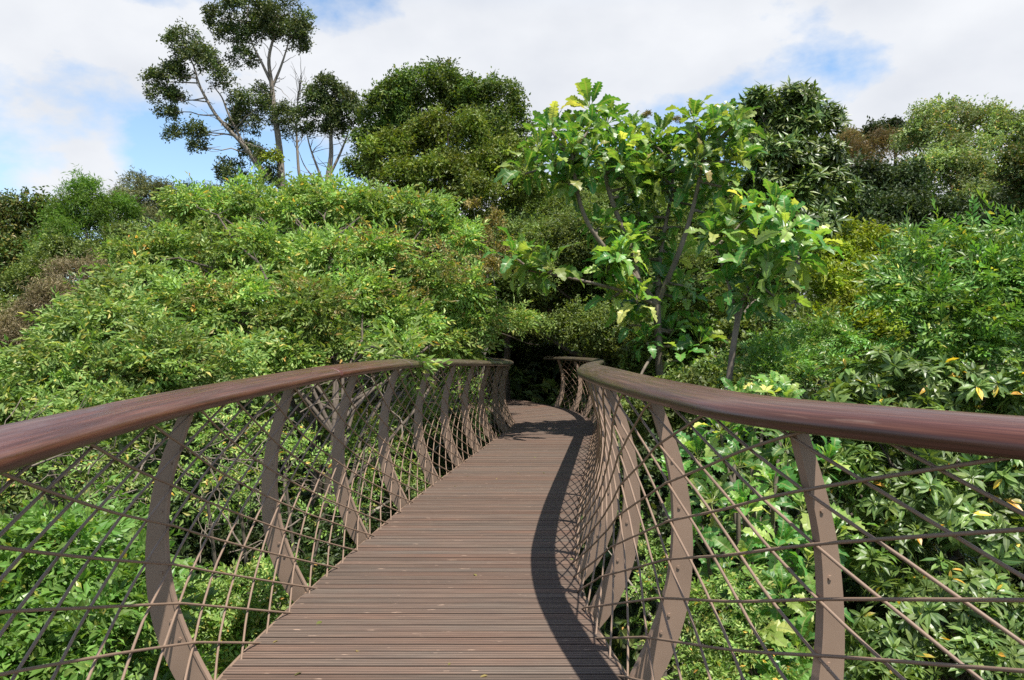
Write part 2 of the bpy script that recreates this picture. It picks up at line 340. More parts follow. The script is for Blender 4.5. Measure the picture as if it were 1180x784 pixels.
# deck boards
deck = MB(); pitch = .092; nb = int(sm[-1]/pitch); gap = .010; TH = .035
vv = 0.
for k in range(nb):
    a = sect(k*pitch+gap/2); b = sect((k+1)*pitch-gap/2)
    jl, jr = rng.uniform(-.006, .012, 2); dz = rng.uniform(-.0012, .0012)
    def P(s, which, z):
        l, r = s[:2], s[2:]; d = (r-l)/np.linalg.norm(r-l)
        p = l-d*(.02+jl) if which == 0 else r+d*(.02+jr)
        return (p[0], p[1], z+dz)
    tone = rng.random(); u0 = rng.uniform(0, 50); v0 = k*pitch*1.0
    w = np.linalg.norm(a[2:]-a[:2]); cell = .0306*3
    q = [(u0, k*cell), (u0+w, k*cell), (u0+w, k*cell+cell), (u0, k*cell+cell)]
    A, B_, Cc, D = P(a, 0, 0), P(a, 1, 0), P(b, 1, 0), P(b, 0, 0)
    lo = lambda p: (p[0], p[1], p[2]-TH)
    deck.face([A, B_, Cc, D], q, tone)
    for e, f in ((B_, A), (Cc, B_), (D, Cc), (A, D)): deck.face([e, f, lo(f), lo(e)], [(u0, 0), (u0+w, 0), (u0+w, .01), (u0, .01)], tone)
deck.build('deck', M['deck'], bridge)

def resample(P, step):
    s = np.concatenate([[0], np.cumsum(np.linalg.norm(np.diff(P, axis=0), axis=1))])
    n = int(s[-1]/step)+1; t = np.linspace(0, s[-1], n)
    return t, np.stack([np.interp(t, s, P[:, k]) for k in range(2)], 1)
OFFZ = np.array([-.42, -.30, -.15, 0, .127, .248, .405, .574, .75, .917, 1.09, 1.235, 1.34])
INN = np.array([-.34, -.16, -.04, .025, .100, .155, .212, .240, .245, .230, .180, .130, .105])
OUT = np.array([-.32, -.12, .045, .178, .240, .290, .322, .334, .324, .296, .243, .177, .146])
class Side:
    def __init__(s, P, sign, hz, hh):
        s.t, s.P = resample(P, .05); T = np.gradient(s.P, axis=0); T /= np.linalg.norm(T, axis=1)[:, None]
        for _ in range(8): T[1:-1] = (T[:-2]+T[1:-1]*2+T[2:])/4
        T /= np.linalg.norm(T, axis=1)[:, None]
        s.T = T; s.N = np.stack([T[:, 1], -T[:, 0]], 1)*sign            # outward
        s.sign = sign; s.H = np.interp(s.P[:, 1], hz, hh)
        for _ in range(60): s.H[1:-1] = (s.H[:-2]+s.H[2:])/2
    def at(s, t):
        f = lambda A: np.interp(t, s.t, A)
        p = np.array([f(s.P[:, 0]), f(s.P[:, 1])]); n = np.array([f(s.N[:, 0]), f(s.N[:, 1])]); n /= np.linalg.norm(n)
        d = np.array([f(s.T[:, 0]), f(s.T[:, 1])]); d /= np.linalg.norm(d)
        return p, n, d, float(f(s.H))
    def pt(s, t, off, z):
        p, n, d, h = s.at(t); q = p+n*off; return np.array([q[0], q[1], z])
    def t_of_y(s, y): i = int(np.argmin(abs(s.P[:, 1]-y))); return s.t[i]
LS = Side(C[:, :2], -1, [0, 2, 3.5, 5.8, 7.6, 9.5, 14.5, 20], [1.28, 1.28, 1.305, 1.37, 1.385, 1.36, 1.24, 1.26])
RS = Side(C[:, 2:], +1, [0, 2.3, 2.8, 3.6, 4.6, 7.8, 14, 19], [1.345, 1.33, 1.335, 1.355, 1.385, 1.36, 1.26, 1.255])

def handrail(S, t0, t1, age0, age1, tilt):
    n = 22; th = np.arange(n)*2*pi/n
    W, Hh = .096, .038
    # superellipse plank section
    cx = np.sign(np.cos(th))*np.abs(np.cos(th))**.72*W; cz = np.sign(np.sin(th))*np.abs(np.sin(th))**.80*Hh
    cl = np.concatenate([[0], np.cumsum(np.hypot(np.diff(np.append(cx, cx[0])), np.diff(np.append(cz, cz[0]))))])
    st = np.arange(t0, t1, .06); st = np.append(st, t1)
    ct, stt = cos(tilt), sin(tilt); rings = []
    for t in st:
        p, nn, d, h = S.at(t); off = .125
        oo = cx*ct-cz*stt; zz = cx*stt+cz*ct
        rings.append(np.stack([p[0]+nn[0]*(off+oo), p[1]+nn[1]*(off+oo), h+zz], 1))
    V = np.concatenate(rings); F = []; UV = []
    for i in range(len(st)-1):
        for j in range(n):
            k = (j+1) % n; f = (i*n+j, i*n+k, (i+1)*n+k, (i+1)*n+j)
            u = (st[i], cl[j]), (st[i], cl[j+1]), (st[i+1], cl[j+1]), (st[i+1], cl[j])
            if S.sign < 0: f = f[::-1]; u = u[::-1]
            F.append(f); UV += u
    F.append(tuple(range(n))); UV += [(st[0]+c*.2, .4) for c in cx]
    F.append(tuple((len(st)-1)*n+j for j in range(n))); UV += [(st[-1]+c*.2, .4) for c in cx]
    me = bpy.data.meshes.new('handrail'); me.from_pydata([tuple(v) for v in V], [], F)
    ul = me.uv_layers.new(name='uv'); ul.data.foreach_set('uv', np.array(UV, dtype=np.float32).ravel())
    a = me.attributes.new('age', 'FLOAT', 'POINT'); a.data.foreach_set('value', np.repeat(np.linspace(age0, age1, len(st)), n).astype(np.float32))
    me.polygons.foreach_set('use_smooth', [True]*(len(F)-2)+[False]*2)
    o = link('handrail', me, bridge, M['rail'])
    return o

def rib_mesh(S, t):
    p, nn, d, h = S.at(t); sc_ = (h-.03)/1.27
    zz = np.where(OFFZ > 0, OFFZ*sc_, OFFZ)
    z = np.linspace(zz[0], h-.02, 34)
    inn = np.interp(z, zz, INN); out = np.interp(z, zz, OUT)
    for _ in range(2):
        inn[1:-1] = (inn[:-2]+inn[1:-1]*2+inn[2:])/4; out[1:-1] = (out[:-2]+out[1:-1]*2+out[2:])/4
    w = .013; V = []
    def P(off, z_, sd_): return (p[0]+nn[0]*off+d[0]*sd_, p[1]+nn[1]*off+d[1]*sd_, z_)
    b = MB()
    for i in range(len(z)-1):
        a0, a1, c0, c1 = inn[i], inn[i+1], out[i], out[i+1]
        for s_ in (-w, w): b.face([P(a0, z[i], s_), P(c0, z[i], s_), P(c1, z[i+1], s_), P(a1, z[i+1], s_)])
        # inner flange strip and outer edge
        fw = .0165
        b.face([P(a0-.008, z[i], -fw), P(a0-.008, z[i], fw), P(a1-.008, z[i+1], fw), P(a1-.008, z[i+1], -fw)])
        for s_ in (-fw, fw): b.face([P(a0-.008, z[i], s_), P(a0+.002, z[i], s_), P(a1+.002, z[i+1], s_), P(a1-.008, z[i+1], s_)])
        b.face([P(a0+.002, z[i], -fw), P(a0+.002, z[i], -w), P(a1+.002, z[i+1], -w), P(a1+.002, z[i+1], -fw)])
        b.face([P(a0+.002, z[i], w), P(a0+.002, z[i], fw), P(a1+.002, z[i+1], fw), P(a1+.002, z[i+1], w)])
        b.face([P(c0, z[i], -w), P(c0, z[i], w), P(c1, z[i+1], w), P(c1, z[i+1], -w)])
    # bolt heads in the web
    for zb in (.22, .30, .52, .80, 1.02):
        i = int(np.argmin(abs(z-zb))); o = inn[i]*.72+out[i]*.28
        ang = np.arange(6)*pi/3
        for s_ in (-1, 1):
            ring = [P(o+.008*cos(q), zb+.008*sin(q), s_*(w+.006)) for q in ang]; base = [P(o+.008*cos(q), zb+.008*sin(q), s_*w) for q in ang]
            b.face(ring)
            for k in range(6): b.face([ring[k], ring[(k+1) % 6], base[(k+1) % 6], base[k]])
    return b

def lattice(S, t0, t1, ref, bay, ku, kd):
    "crossed rods between two ribs, nodes on the ribs every .175 m"
    dz = .178; paths = []
    for fam, lay in ((1, -.020), (-1, -.034)):
        slope = (ku if fam > 0 else kd)*dz/bay
        n0 = int((-2.0-abs(t1-ref)*slope)/dz)-2
        for k in range(n0, -n0+12):
            z0 = k*dz+.02
            f = lambda t: z0+fam*slope*(t-ref)
            ts = np.linspace(t0, t1, 11); zs = f(ts)
            hs = np.array([S.at(t)[3] for t in ts])
            ok = (zs > -.02) & (zs < hs-.01)
            if ok.sum() == 0: continue
            ta, tb = t0, t1
            # clip to the band
            for lim in (-.02,):
                tc_ = ref+(lim-z0)/(fam*slope)
                if fam > 0: ta = max(ta, tc_)
                else: tb = min(tb, tc_)
            hm = hs.mean()-.01; tc_ = ref+(hm-z0)/(fam*slope)
            if fam > 0: tb = min(tb, tc_)
            else: ta = max(ta, tc_)
            if tb-ta < .03: continue
            ts = np.linspace(ta, tb, max(3, int((tb-ta)/.12)+2)); pts = []
            for t in ts:
                zt = f(t); h = S.at(t)[3]; sc_ = (h-.03)/1.27
                off = np.interp(zt, np.where(OFFZ > 0, OFFZ*sc_, OFFZ), INN)
                pts.append(S.pt(t, off+lay, zt))
            paths.append((np.array(pts), .0059))
    return paths

def make_side(S, rib_ts, joints, ages, tilt):
    rj = np.random.default_rng(3 if S.sign > 0 else 4); tj = [joints[0]]
    while tj[-1] < joints[-1]-3.2: tj.append(tj[-1]+2.42)
    tj = [t for t in tj if min(abs(t-j) for j in joints[1:-1]) > .9 and t < joints[-1]-.9]+list(joints[1:])
    tj = sorted(set(t for t in tj if t in joints or not .8 < S.at(t)[0][1] < 5.4))
    for a, b in zip(tj[:-1], tj[1:]):
        o = rj.uniform(-.10, .10); ag = lambda t: float(np.clip(np.interp(t, joints, ages)+o, 0, 1))
        handrail(S, a+.0022, b-.0022, ag(a), ag(b), tilt)
    for t in rib_ts: rib_mesh(S, t).build('rib', M['steel'], bridge)
    for k in range(len(rib_ts)-1):
        bay = rib_ts[k+1]-rib_ts[k]
        # rods run on through ribs: same node heights on every rib
        ps = lattice(S, rib_ts[k], rib_ts[k+1], rib_ts[k], bay, *(((4, 3) if rib_ts[k] > tl-.1 else (4, 3)) if S.sign < 0 else ((3, 2) if rib_ts[k] < tr0+1.3 else (3, 3))))
        if ps: tube_obj('rod_lattice', ps, M['rod'], bridge, sides=7)
    # edge stringer under the boards
    st = np.arange(S.t[0], S.t[-1], .15); b = MB()
    sec = [(-.09, -.037), (-.005, -.037), (-.005, -.22), (-.09, -.22)]
    rr = [[S.pt(t, o, z) for o, z in sec] for t in st]
    for a, c in zip(rr[:-1], rr[1:]):
        for q in range(4): b.face([a[q], a[(q+1) % 4], c[(q+1) % 4], c[q]])
    b.build('stringer', M['steel_dark'], bridge)
    # long kerb tube the rods are welded to
    ps = [(np.array([S.pt(t, .035, -.015) for t in np.arange(S.t[0]+.1, S.t[-1]-.1, .12)]), .012)]
    tube_obj('foot_rod', ps, M['rod'], bridge, sides=7)

tl = LS.t_of_y(3.54); lt = [tl-.30+1.37*k for k in range(-5, 0)]+[tl+1.37*k for k in range(0, 17)]
lt = [t for t in lt if .15 < t < LS.t[-1]-.1]
tr0 = RS.t_of_y(2.40); trs = [tr0-1.25*k for k in range(4, 0, -1)]+[tr0, RS.t_of_y(3.58), RS.t_of_y(4.5), RS.t_of_y(5.45), RS.t_of_y(6.5)]
REND = RS.t_of_y(20.9)
t = trs[-1]
while t < REND-1.3: t += 1.25; trs.append(t)
trs = [t for t in trs if .15 < t < REND]
make_side(LS, lt, [LS.t[0], LS.t_of_y(1.2), LS.t_of_y(5.6), LS.t_of_y(7.75), LS.t_of_y(15), LS.t[-1]], [0, 0, .12, .7, .9, .9], radians(14))
make_side(RS, trs, [RS.t[0], RS.t_of_y(1.2), RS.t_of_y(5.9), RS.t_of_y(11), RS.t_of_y(17), REND], [.0, .0, .65, .95, .9, .9], radians(14))
# spine beam and supports
sp = [np.array([*( (sect(s)[:2]+sect(s)[2:])/2 ), -.52]) for s in np.arange(.2, sm[-1]-.2, .3)]
tube_obj('spine_beam', [(np.array(sp), .14)], M['steel_dark'], bridge, sides=12)
for s in (4.0, 13.5, 22.0):
    c = (sect(s)[:2]+sect(s)[2:])/2; zg = float(ground_z(c[0], c[1]))-.3
    tube_obj('support_column', [(np.array([[c[0], c[1], zg], [c[0], c[1], (zg-.6)/2], [c[0], c[1], -.6]]), np.array([.16, .13, .10]))], M['steel_dark'], bridge, sides=12)

# ------------------------------------------------------------------ leaf templates
def merge_t(parts):
    V, F, vein, off = [], [], [], 0; LI = []
    for n, (v, f, r) in enumerate(parts):
        V.append(v); F.append(f+off); vein.append(r); off += len(v); LI.append(np.full(len(v), n))
    return np.concatenate(V), np.concatenate(F), np.concatenate(vein), np.concatenate(LI)
def leaf(Ln, W, fold=.25, curl=.1, n=1):
    "one leaf along +X, facing +Z; n=1: 2 triangles; n>=2: rounded blade"
    if n == 1:
        v = np.array([[0, 0, 0], [Ln*.45, W/2, fold*W/2], [Ln, 0, -curl*Ln], [Ln*.45, -W/2, fold*W/2]])
        return v, np.array([[0, 2, 1], [0, 3, 2]]), np.array([1., 0, 1, 0])
    k = n+1; t = np.linspace(0, 1, k); x = t*Ln; z = -curl*Ln*t**2
    w = W/2*np.sin(pi*np.clip(t, 0, 1)**.85)**.8; w[0] = W*.03; w[-1] = 0
    mid_ = np.stack([x, 0*x, z], 1); lf = np.stack([x, w, z+fold*w], 1)[:-1]; rt = np.stack([x, -w, z+fold*w], 1)[:-1]
    v = np.concatenate([mid_, lf, rt]); F = []
    a, b = k, k+(k-1)
    for i_ in range(k-1):
        if i_ < k-2:
            F += [[i_, i_+1, a+i_+1], [i_, a+i_+1, a+i_], [i_, b+i_+1, i_+1], [i_, b+i_, b+i_+1]]
        else: F += [[i_, i_+1, a+i_], [i_, b+i_, i_+1]]
    return v, np.array(F), np.concatenate([np.ones(k), np.zeros(2*(k-1))])
def lobed(Ln, W, r, droop=.35):
    "big lobed blade with a petiole: sinuate margin, drooping tip"
    k = 15; t = np.linspace(0, 1, k); x = Ln*(.22+.78*t)
    env = np.sin(pi*(.06+.90*t)**1.25)**.75
    w = W/2*env*np.where(np.arange(k) % 2 == 0, .66, 1.0)*r.uniform(.85, 1.12, k); w[-1] = .004
    sh = np.where(np.arange(k) % 2 == 1, .018*Ln, 0)
    z = .22*Ln*np.sin(t*1.6)-droop*Ln*t**2
    f = .22; wav = .05*Ln*np.sin(t*11+r.uniform(0, 6)); wav2 = .05*Ln*np.sin(t*10+r.uniform(0, 6))
    mid_ = np.stack([x, 0*x, z], 1)
    m1 = np.stack([x, .10*w, z+.001], 1)
    lf = np.stack([x+sh, w, z+f*w+wav*env], 1); rt = np.stack([x+sh, -w, z+f*w+wav2*env], 1)
    v = np.concatenate([mid_, lf, rt, [[0, .006, -.03*Ln], [0, -.006, -.03*Ln], [x[0], .006, z[0]], [x[0], -.006, z[0]]]]); F = []
    for i_ in range(k-1):
        F += [[i_, i_+1, k+i_+1], [i_, k+i_+1, k+i_], [i_, 2*k+i_+1, i_+1], [i_, 2*k+i_, 2*k+i_+1]]
    q = 3*k; F += [[q, q+1, q+3], [q, q+3, q+2]]
    vein = np.concatenate([np.ones(k), np.zeros(2*k), np.ones(4)])
    return v, np.array(F), vein
def xf(part, rot, loc=(0, 0, 0)):
    v, f, r = part; return v@np.asarray(rot).T+np.asarray(loc), f, r
def rotm(yaw, pitch_=0, roll=0):
    return np.array(Matrix.Rotation(yaw, 3, 'Z')@Matrix.Rotation(-pitch_, 3, 'Y')@Matrix.Rotation(roll, 3, 'X'))
def spray(nl, stem, Ln, W, r, n=1, droop=.25, spread=.95):
    parts = []
    for q in range(nl):
        s = (q+.6)/nl; side = 1 if q % 2 else -1
        x = stem*s; y = 0; z = -droop*stem*s*s
        ln = Ln*(1-.35*abs(s-.5))*r.uniform(.75, 1.15)
        yaw = side*spread*r.uniform(.75, 1.2)*(1-.45*s) if q < nl-1 else r.uniform(-.2, .2)
        parts.append(xf(leaf(ln, W*ln/Ln, .3, .22, n), rotm(yaw, r.uniform(-.45, .25), r.uniform(-.5, .5)), (x, y, z)))
    return merge_t(parts)
def whorl(nl, Ln, W, r, n=2, el=(.0, .55), curl=.25, inner=0):
    parts = []
    for q in range(nl):
        yaw = 2*pi*q/nl+r.uniform(-.25, .25); e = r.uniform(*el); ln = Ln*r.uniform(.75, 1.12)
        parts.append(xf(leaf(ln, W, .25, curl, n), rotm(yaw, e, r.uniform(-.25, .25)), (.01*cos(yaw), .01*sin(yaw), r.uniform(-.02, .02))))
    for q in range(inner):
        yaw = r.uniform(0, 6.28); parts.append(xf(leaf(Ln*.55, W*.6, .3, .1, n), rotm(yaw, r.uniform(.8, 1.25)), (0, 0, .01)))
    return merge_t(parts)
def tuft(nl, Ln, W, r, n=1):
    parts = []
    for q in range(nl):
        d = r.normal(size=3); d[2] = abs(d[2])*.7+.1; d /= np.linalg.norm(d)
        yaw = math.atan2(d[1], d[0]); e = math.asin(d[2])
        o = r.normal(size=3)*Ln*.55
        parts.append(xf(leaf(Ln*r.uniform(.7, 1.2), W, .25, .2, n), rotm(yaw, e*.8, r.uniform(-.8, .8)), o))
    return merge_t(parts)
def rosette(nl, Ln, W, r):
    parts = []
    for q in range(nl):
        yaw = 2.4*q+r.uniform(-.3, .3); e = np.interp(q/nl, [0, .35, 1], [-.55, .2, 1.25])+r.uniform(-.3, .3)
        ln = Ln*np.interp(q/nl, [0, .6, 1], [1.0, 1.0, .6])*r.uniform(.8, 1.15)
        parts.append(xf(lobed(ln, W*ln/Ln, r, np.interp(q/nl, [0, 1], [.55, .2])), rotm(yaw, e, r.uniform(-.6, .6)), (0, 0, .20*Ln*q/nl)))
    return merge_t(parts)
tr = np.random.default_rng(5)
def variants(f, k=6): return [f() for _ in range(k)]
T = {
 'sprayA': variants(lambda: spray(9, .21, .078, .034, tr, 1, .35)),
 'sprayN': variants(lambda: spray(9, .24, .098, .046, tr, 2, .35)),
 'feather': variants(lambda: spray(15, .17, .045, .014, tr, 1, .2)),
 'tuft_s': variants(lambda: tuft(9, .060, .030, tr)),
 'tuft_m': variants(lambda: tuft(9, .115, .060, tr)),
 'tuft_far': variants(lambda: tuft(9, .17, .085, tr)),
 'tuft_wisp': variants(lambda: tuft(10, .20, .035, tr)),
 'tuft_big': variants(lambda: tuft(9, .26, .14, tr)),
 'whorl': variants(lambda: whorl(10, .115, .037, tr, 3, (-.1, .35), .3, 3)),
 'whorl_big': variants(lambda: whorl(10, .26, .062, tr, 2, (-.2, .7), .2, 3)),
 'compound': variants(lambda: spray(13, .30, .105, .036, tr, 2, .3, 1.05)),
 'rosette': variants(lambda: rosette(16, .46, .185, tr), 8),
 'rosette_s': variants(lambda: rosette(12, .30, .17, tr), 5),
}
def unit(a): return a/(np.linalg.norm(a, axis=-1, keepdims=True)+1e-9)
def emit(kind, P, D, U, S, clump, r):
    "place variants of a template; returns V, F, attrs"
    Vs, Fs, tone, cl, vn, off = [], [], [], [], [], 0
    var = r.integers(0, len(T[kind]), len(P))
    D = unit(D); Y = unit(np.cross(U, D)); Z = np.cross(D, Y)
    for k, (v, f, ve, li) in enumerate(T[kind]):
        ix = np.nonzero(var == k)[0]
        if len(ix) == 0: continue
        R = np.stack([D[ix], Y[ix], Z[ix]], -1)                       # columns
        W = np.einsum('nij,vj->nvi', R, v)*S[ix][:, None, None]+P[ix][:, None, :]
        n, m = len(ix), len(v)
        Vs.append(W.reshape(-1, 3)); Fs.append((f[None]+(np.arange(n)*m)[:, None, None]).reshape(-1, 3)+off); off += n*m
        tn = r.random((n, li.max()+1)); tone.append(tn[:, li].ravel())
        cl.append(np.repeat(clump[ix], m)); vn.append(np.tile(ve, n))
    return np.concatenate(Vs), np.concatenate(Fs), dict(tone=np.concatenate(tone), clump=np.concatenate(cl), vein=np.concatenate(vn))
def randdir(r, n): return unit(r.normal(size=(n, 3)))
def crown_points(lobes, density, r, subn=14, subr=.42, inner=.35, flat=.8, low=-.35):
    "clumped points over ellipsoid lobes -> P, N, clump"
    Ps, Ns, Cs = [], [], []
    LB = [(np.array(c, float), np.array(q, float)) for c, q in lobes]
    for li, (c, q) in enumerate(LB):
        mr = q.mean(); d = randdir(r, subn*3); d = d[d[:, 2] > low][:subn]
        for e in d:
            sr = mr*subr*r.uniform(.5, 1.4); sc0 = c+e*q*(1-subr*.55)*r.uniform(.85, 1.12)
            n = max(3, int(density*4*pi*sr*sr)); dd = randdir(r, n*2); dd = dd[(dd@unit(e)+.45+dd[:, 2]*.25) > 0][:n]
            rad = r.uniform(.60, 1.08, (len(dd), 1)); rad[r.random(len(dd)) < .10] *= 1.28
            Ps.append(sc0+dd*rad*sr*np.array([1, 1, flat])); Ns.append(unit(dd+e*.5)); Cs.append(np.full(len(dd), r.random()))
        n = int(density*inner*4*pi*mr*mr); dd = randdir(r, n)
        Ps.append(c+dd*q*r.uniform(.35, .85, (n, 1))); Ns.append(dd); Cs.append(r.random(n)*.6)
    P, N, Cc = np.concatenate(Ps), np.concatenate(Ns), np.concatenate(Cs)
    keep = np.ones(len(P), bool)
    for c, q in LB: keep &= (np.linalg.norm((P-c)/(q*.55), axis=1) > 1) | (r.random(len(P)) < .25)
    return P[keep], N[keep], Cc[keep]
DENS = {'sprayA': 1.7, 'sprayN': 1.5, 'whorl': 1.0, 'compound': 1.5, 'tuft_far': 1.7, 'tuft_s': 1.6}
def foliage(name, lobes, kind, m, density, parent, org, seed, size=1., up=.5, spread=.6, **kw):
    r = np.random.default_rng(seed)
    P, N, cl = crown_points(lobes, density*DENS.get(kind, 1.5), r, **kw)
    n = len(P)
    # keep clear of the walkway's own space
    tt = np.clip(P[:, 1], 0, 24)
    lx = np.interp(tt, LS.P[:, 1][np.argsort(LS.P[:, 1])], LS.P[:, 0][np.argsort(LS.P[:, 1])]); 
    ys = RS.P[:, 1]; o_ = np.argsort(ys); rx = np.interp(tt, ys[o_], RS.P[:, 0][o_])
    yr = (P[:, 1] > -3.5) & (P[:, 1] < 16.5) & (P[:, 2] > -.7)
    inside = (P[:, 0] > lx-.02) & (P[:, 0] < rx+.02) & (P[:, 2] < 2.1) & yr
    inside |= (P[:, 0] > lx-.50) & (P[:, 0] < rx+.50) & (P[:, 2] < 1.36) & yr
    q = np.linalg.norm(P[:, None, :2]-FAR[None], axis=2).min(1) < 1.35
    inside |= q & (P[:, 2] < 2.0) & (P[:, 2] > -.6)
    P = P+r.normal(size=P.shape)*.15*np.mean([q_.mean() for _, q_ in lobes])
    P, N, cl = P[~inside], N[~inside], cl[~inside]; n = len(P)
    if kind.startswith('whorl') or kind.startswith('rosette'):       # axis = Z = outward
        U = unit(N+np.array([0, 0, up])+r.normal(size=(n, 3))*spread*.5); D = unit(np.cross(U, randdir(r, n)))
    else:
        D = unit(N*[.8, .8, .5]+np.array([0, 0, up*.2])+r.normal(size=(n, 3))*spread*[1, 1, .5]); U = unit(N*.75+np.array([0, -.1, .55])+r.normal(size=(n, 3))*.5)
    S = size*r.uniform(.75, 1.25, n)
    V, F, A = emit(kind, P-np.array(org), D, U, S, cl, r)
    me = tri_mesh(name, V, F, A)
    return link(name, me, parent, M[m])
FAR = mid[(mid[:, 1] > 14)][::12]

def wob(a, b, n, amp, r):
    t = np.linspace(0, 1, n)[:, None]; p = a+(b-a)*t
    w = np.cumsum(r.normal(size=(n, 3)), 0)*amp; w -= w[0]+(w[-1]-w[0])*t; return p+w
def limb_paths(base, fork, lobes, rb, r, twigs=3):
    "trunk from base to fork then a limb to every lobe, twigs off each"
    base = np.array(base); fork = np.array(fork); ln = np.linalg.norm(fork-base)
    ps = [(wob(base, fork, 9, ln*.012, r), np.linspace(rb, rb*.72, 9))]
    cen = np.mean([c for c, q in lobes], 0); lead = wob(fork, fork+(cen-fork)*.9, 8, ln*.012, r)
    ps.append((lead, np.linspace(rb*.72, rb*.3, 8)))
    for c, q in lobes:
        c = np.array(c); t = c+np.array(q)*r.uniform(-.3, .3, 3); below = np.nonzero(lead[:, 2] < c[2]+.1)[0]
        st = lead[r.integers(0, max(1, len(below)))] if r.random() < .8 else ps[0][0][r.integers(5, 9)]
        d = np.linalg.norm(t-st); n = 8; P = wob(st, t, n, d*.022, r); P[:, 2] += np.sin(np.linspace(0, pi, n))*d*.06
        r0 = min(rb*.5, .012+.011*d); ps.append((P, np.linspace(r0, r0*.28, n)))
        for _ in range(twigs):
            k = r.integers(3, n); e = P[k]+unit(r.normal(size=3)+np.array([0, 0, .3]))*np.mean(q)*r.uniform(.6, 1.1)
            ps.append((wob(P[k], e, 5, .03*np.mean(q), r), np.linspace(r0*.32, r0*.08, 5)))
    return ps
def px_lobes(rows):
    out = []
    for row in rows:
        px, py, Y, rx = row[:4]; ry = row[4] if len(row) > 4 else rx
        c = at(px, py, Y); a, b = rx*Y/FPX, ry*Y/FPX; out.append((c, np.array([a, (a+b)/2*1.05, b])))
    return out
CT = [0]
def plant(name, label, cat, rows, kind, m, density, bark_m, base=None, fork=None, rb=.1, size=1., group=None, crown='crown', stem='trunk', twigs=3, extra=None, lobes=None, **kw):
    CT[0] += 1; r = np.random.default_rng(100+CT[0])
    lobes = lobes or px_lobes(rows); cs = np.array([c for c, q in lobes])
    if base is None:
        b = cs.mean(0); base = np.array([b[0], b[1], float(ground_z(b[0], b[1]))-.1])
    else: base = np.array([base[0], base[1], float(ground_z(base[0], base[1]))-.1])
    if fork is None:
        zlo = min(c[2]-q[2] for c, q in lobes); fork = cs.mean(0).copy(); fork[2] = max(base[2]+.3, zlo+.25*(cs[:, 2].mean()-zlo))
    t = thing(name, label, cat, base, group)
    ps = limb_paths(base, fork, lobes, rb, r, twigs)
    if extra: ps += extra
    tube_obj(stem, ps, M[bark_m], t, base, sides=7)
    foliage(crown, lobes, kind, m, density, t, base, 1000+CT[0]*7, size, **kw)
    return t

# ------------------------------------------------------------------ tall gum tree and its neighbours (ridge, 28-45 m)
gum = [(253, 20, 34, 16), (285, 16, 34, 28, 20), (321, 20, 34, 30, 22), (333, 38, 34, 20, 17), (345, 52, 34, 9), (301, 36, 34, 18, 14), (277, 66, 34, 14, 11), (263, 44, 34, 17, 15),
       (210, 48, 33, 19, 16), (226, 72, 33, 25, 20), (194, 88, 33, 17, 16), (186, 111, 33, 14, 13), (178, 92, 33, 11), (190, 131, 33, 11, 9), (255, 92, 33, 13, 12), (202, 113, 33, 9),
       (198, 155, 33, 9), (226, 155, 33, 14, 12), (226, 170, 33, 8), (285, 120, 34, 20, 19), (285, 142, 34, 18, 17), (325, 140, 34, 16, 20), (301, 104, 34, 10, 8),
       (270, 203, 34, 15, 19), (290, 180, 34, 13, 16), (310, 205, 34, 12, 13)]
def build_gum():
    lobes = px_lobes(gum); r = np.random.default_rng(77)
    A = lambda *a: at(*a)
    base = A(327, 330, 34); base[2] = float(ground_z(base[0], base[1]))-.1
    t = thing('gum_tree', 'tallest tree on the ridge with bare pale trunk and separate dark leaf clumps', 'tree', base)
    main = np.array([base, A(327, 260, 34), A(325, 223, 34), A(322, 175, 34), A(316, 130, 34), A(312, 95, 34), A(309, 66, 34), A(316, 36, 34)])
    sec = np.array([A(322, 215, 34), A(300, 195, 33.7), A(281, 168, 33.4), A(262, 148, 33.2), A(248, 132, 33), A(236, 112, 33), A(228, 95, 33), A(222, 75, 33)])
    up = np.array([A(281, 168, 33.4), A(272, 150, 33.3), A(262, 130, 33.2), A(255, 112, 33), A(246, 100, 33)])
    b2 = np.array([A(313, 100, 34), A(322, 78, 34), A(328, 60, 34), A(333, 42, 34)])
    b3 = np.array([A(312, 95, 34), A(300, 70, 34), A(290, 50, 34), A(282, 24, 34)])
    ps = [(catmull(main, 4), np.linspace(.22, .05, 29)), (catmull(sec, 4), np.linspace(.12, .035, 29)), (catmull(up, 4), np.linspace(.07, .02, 17)),
          (catmull(b2, 4), np.linspace(.07, .02, 13)), (catmull(b3, 4), np.linspace(.075, .02, 13))]
    sk = np.concatenate([p for p, _ in ps])
    for c, q in lobes:
        k = sk[np.argmin(np.linalg.norm(sk-c, axis=1)+np.where(sk[:, 2] > c[2], .8, 0))]; d = np.linalg.norm(c-k)
        P = wob(k, c, 7, d*.03, r); ps.append((P, np.linspace(.035, .010, 7)))
        for _ in range(3):
            e = P[r.integers(2, 7)]+unit(r.normal(size=3))*q.mean()*.9; ps.append((wob(c, e, 4, .03, r), np.linspace(.018, .006, 4)))
    for _ in range(26):   # fine bare twigs under the canopy
        k = sk[r.integers(20, len(sk))]; e = k+unit(r.normal(size=3)+np.array([0, 0, .4]))*r.uniform(.6, 1.6)
        ps.append((wob(k, e, 6, .05, r), np.linspace(.020, .006, 6)))
    tube_obj('trunk', ps, M['bark_grey'], t, base, sides=7)
    foliage('crown', lobes, 'tuft_far', 'gum', 13, t, base, 501, .72, subn=13, subr=.40, inner=.12)
    yl = px_lobes([(314, 182, 33.6, 6, 12)])
    o = foliage('yellow_foliage', yl, 'tuft_far', 'yellowgreen', 12, t, base, 502, .8, subn=8); o['label'] = 'yellow leaf clump against the trunk'
build_gum()
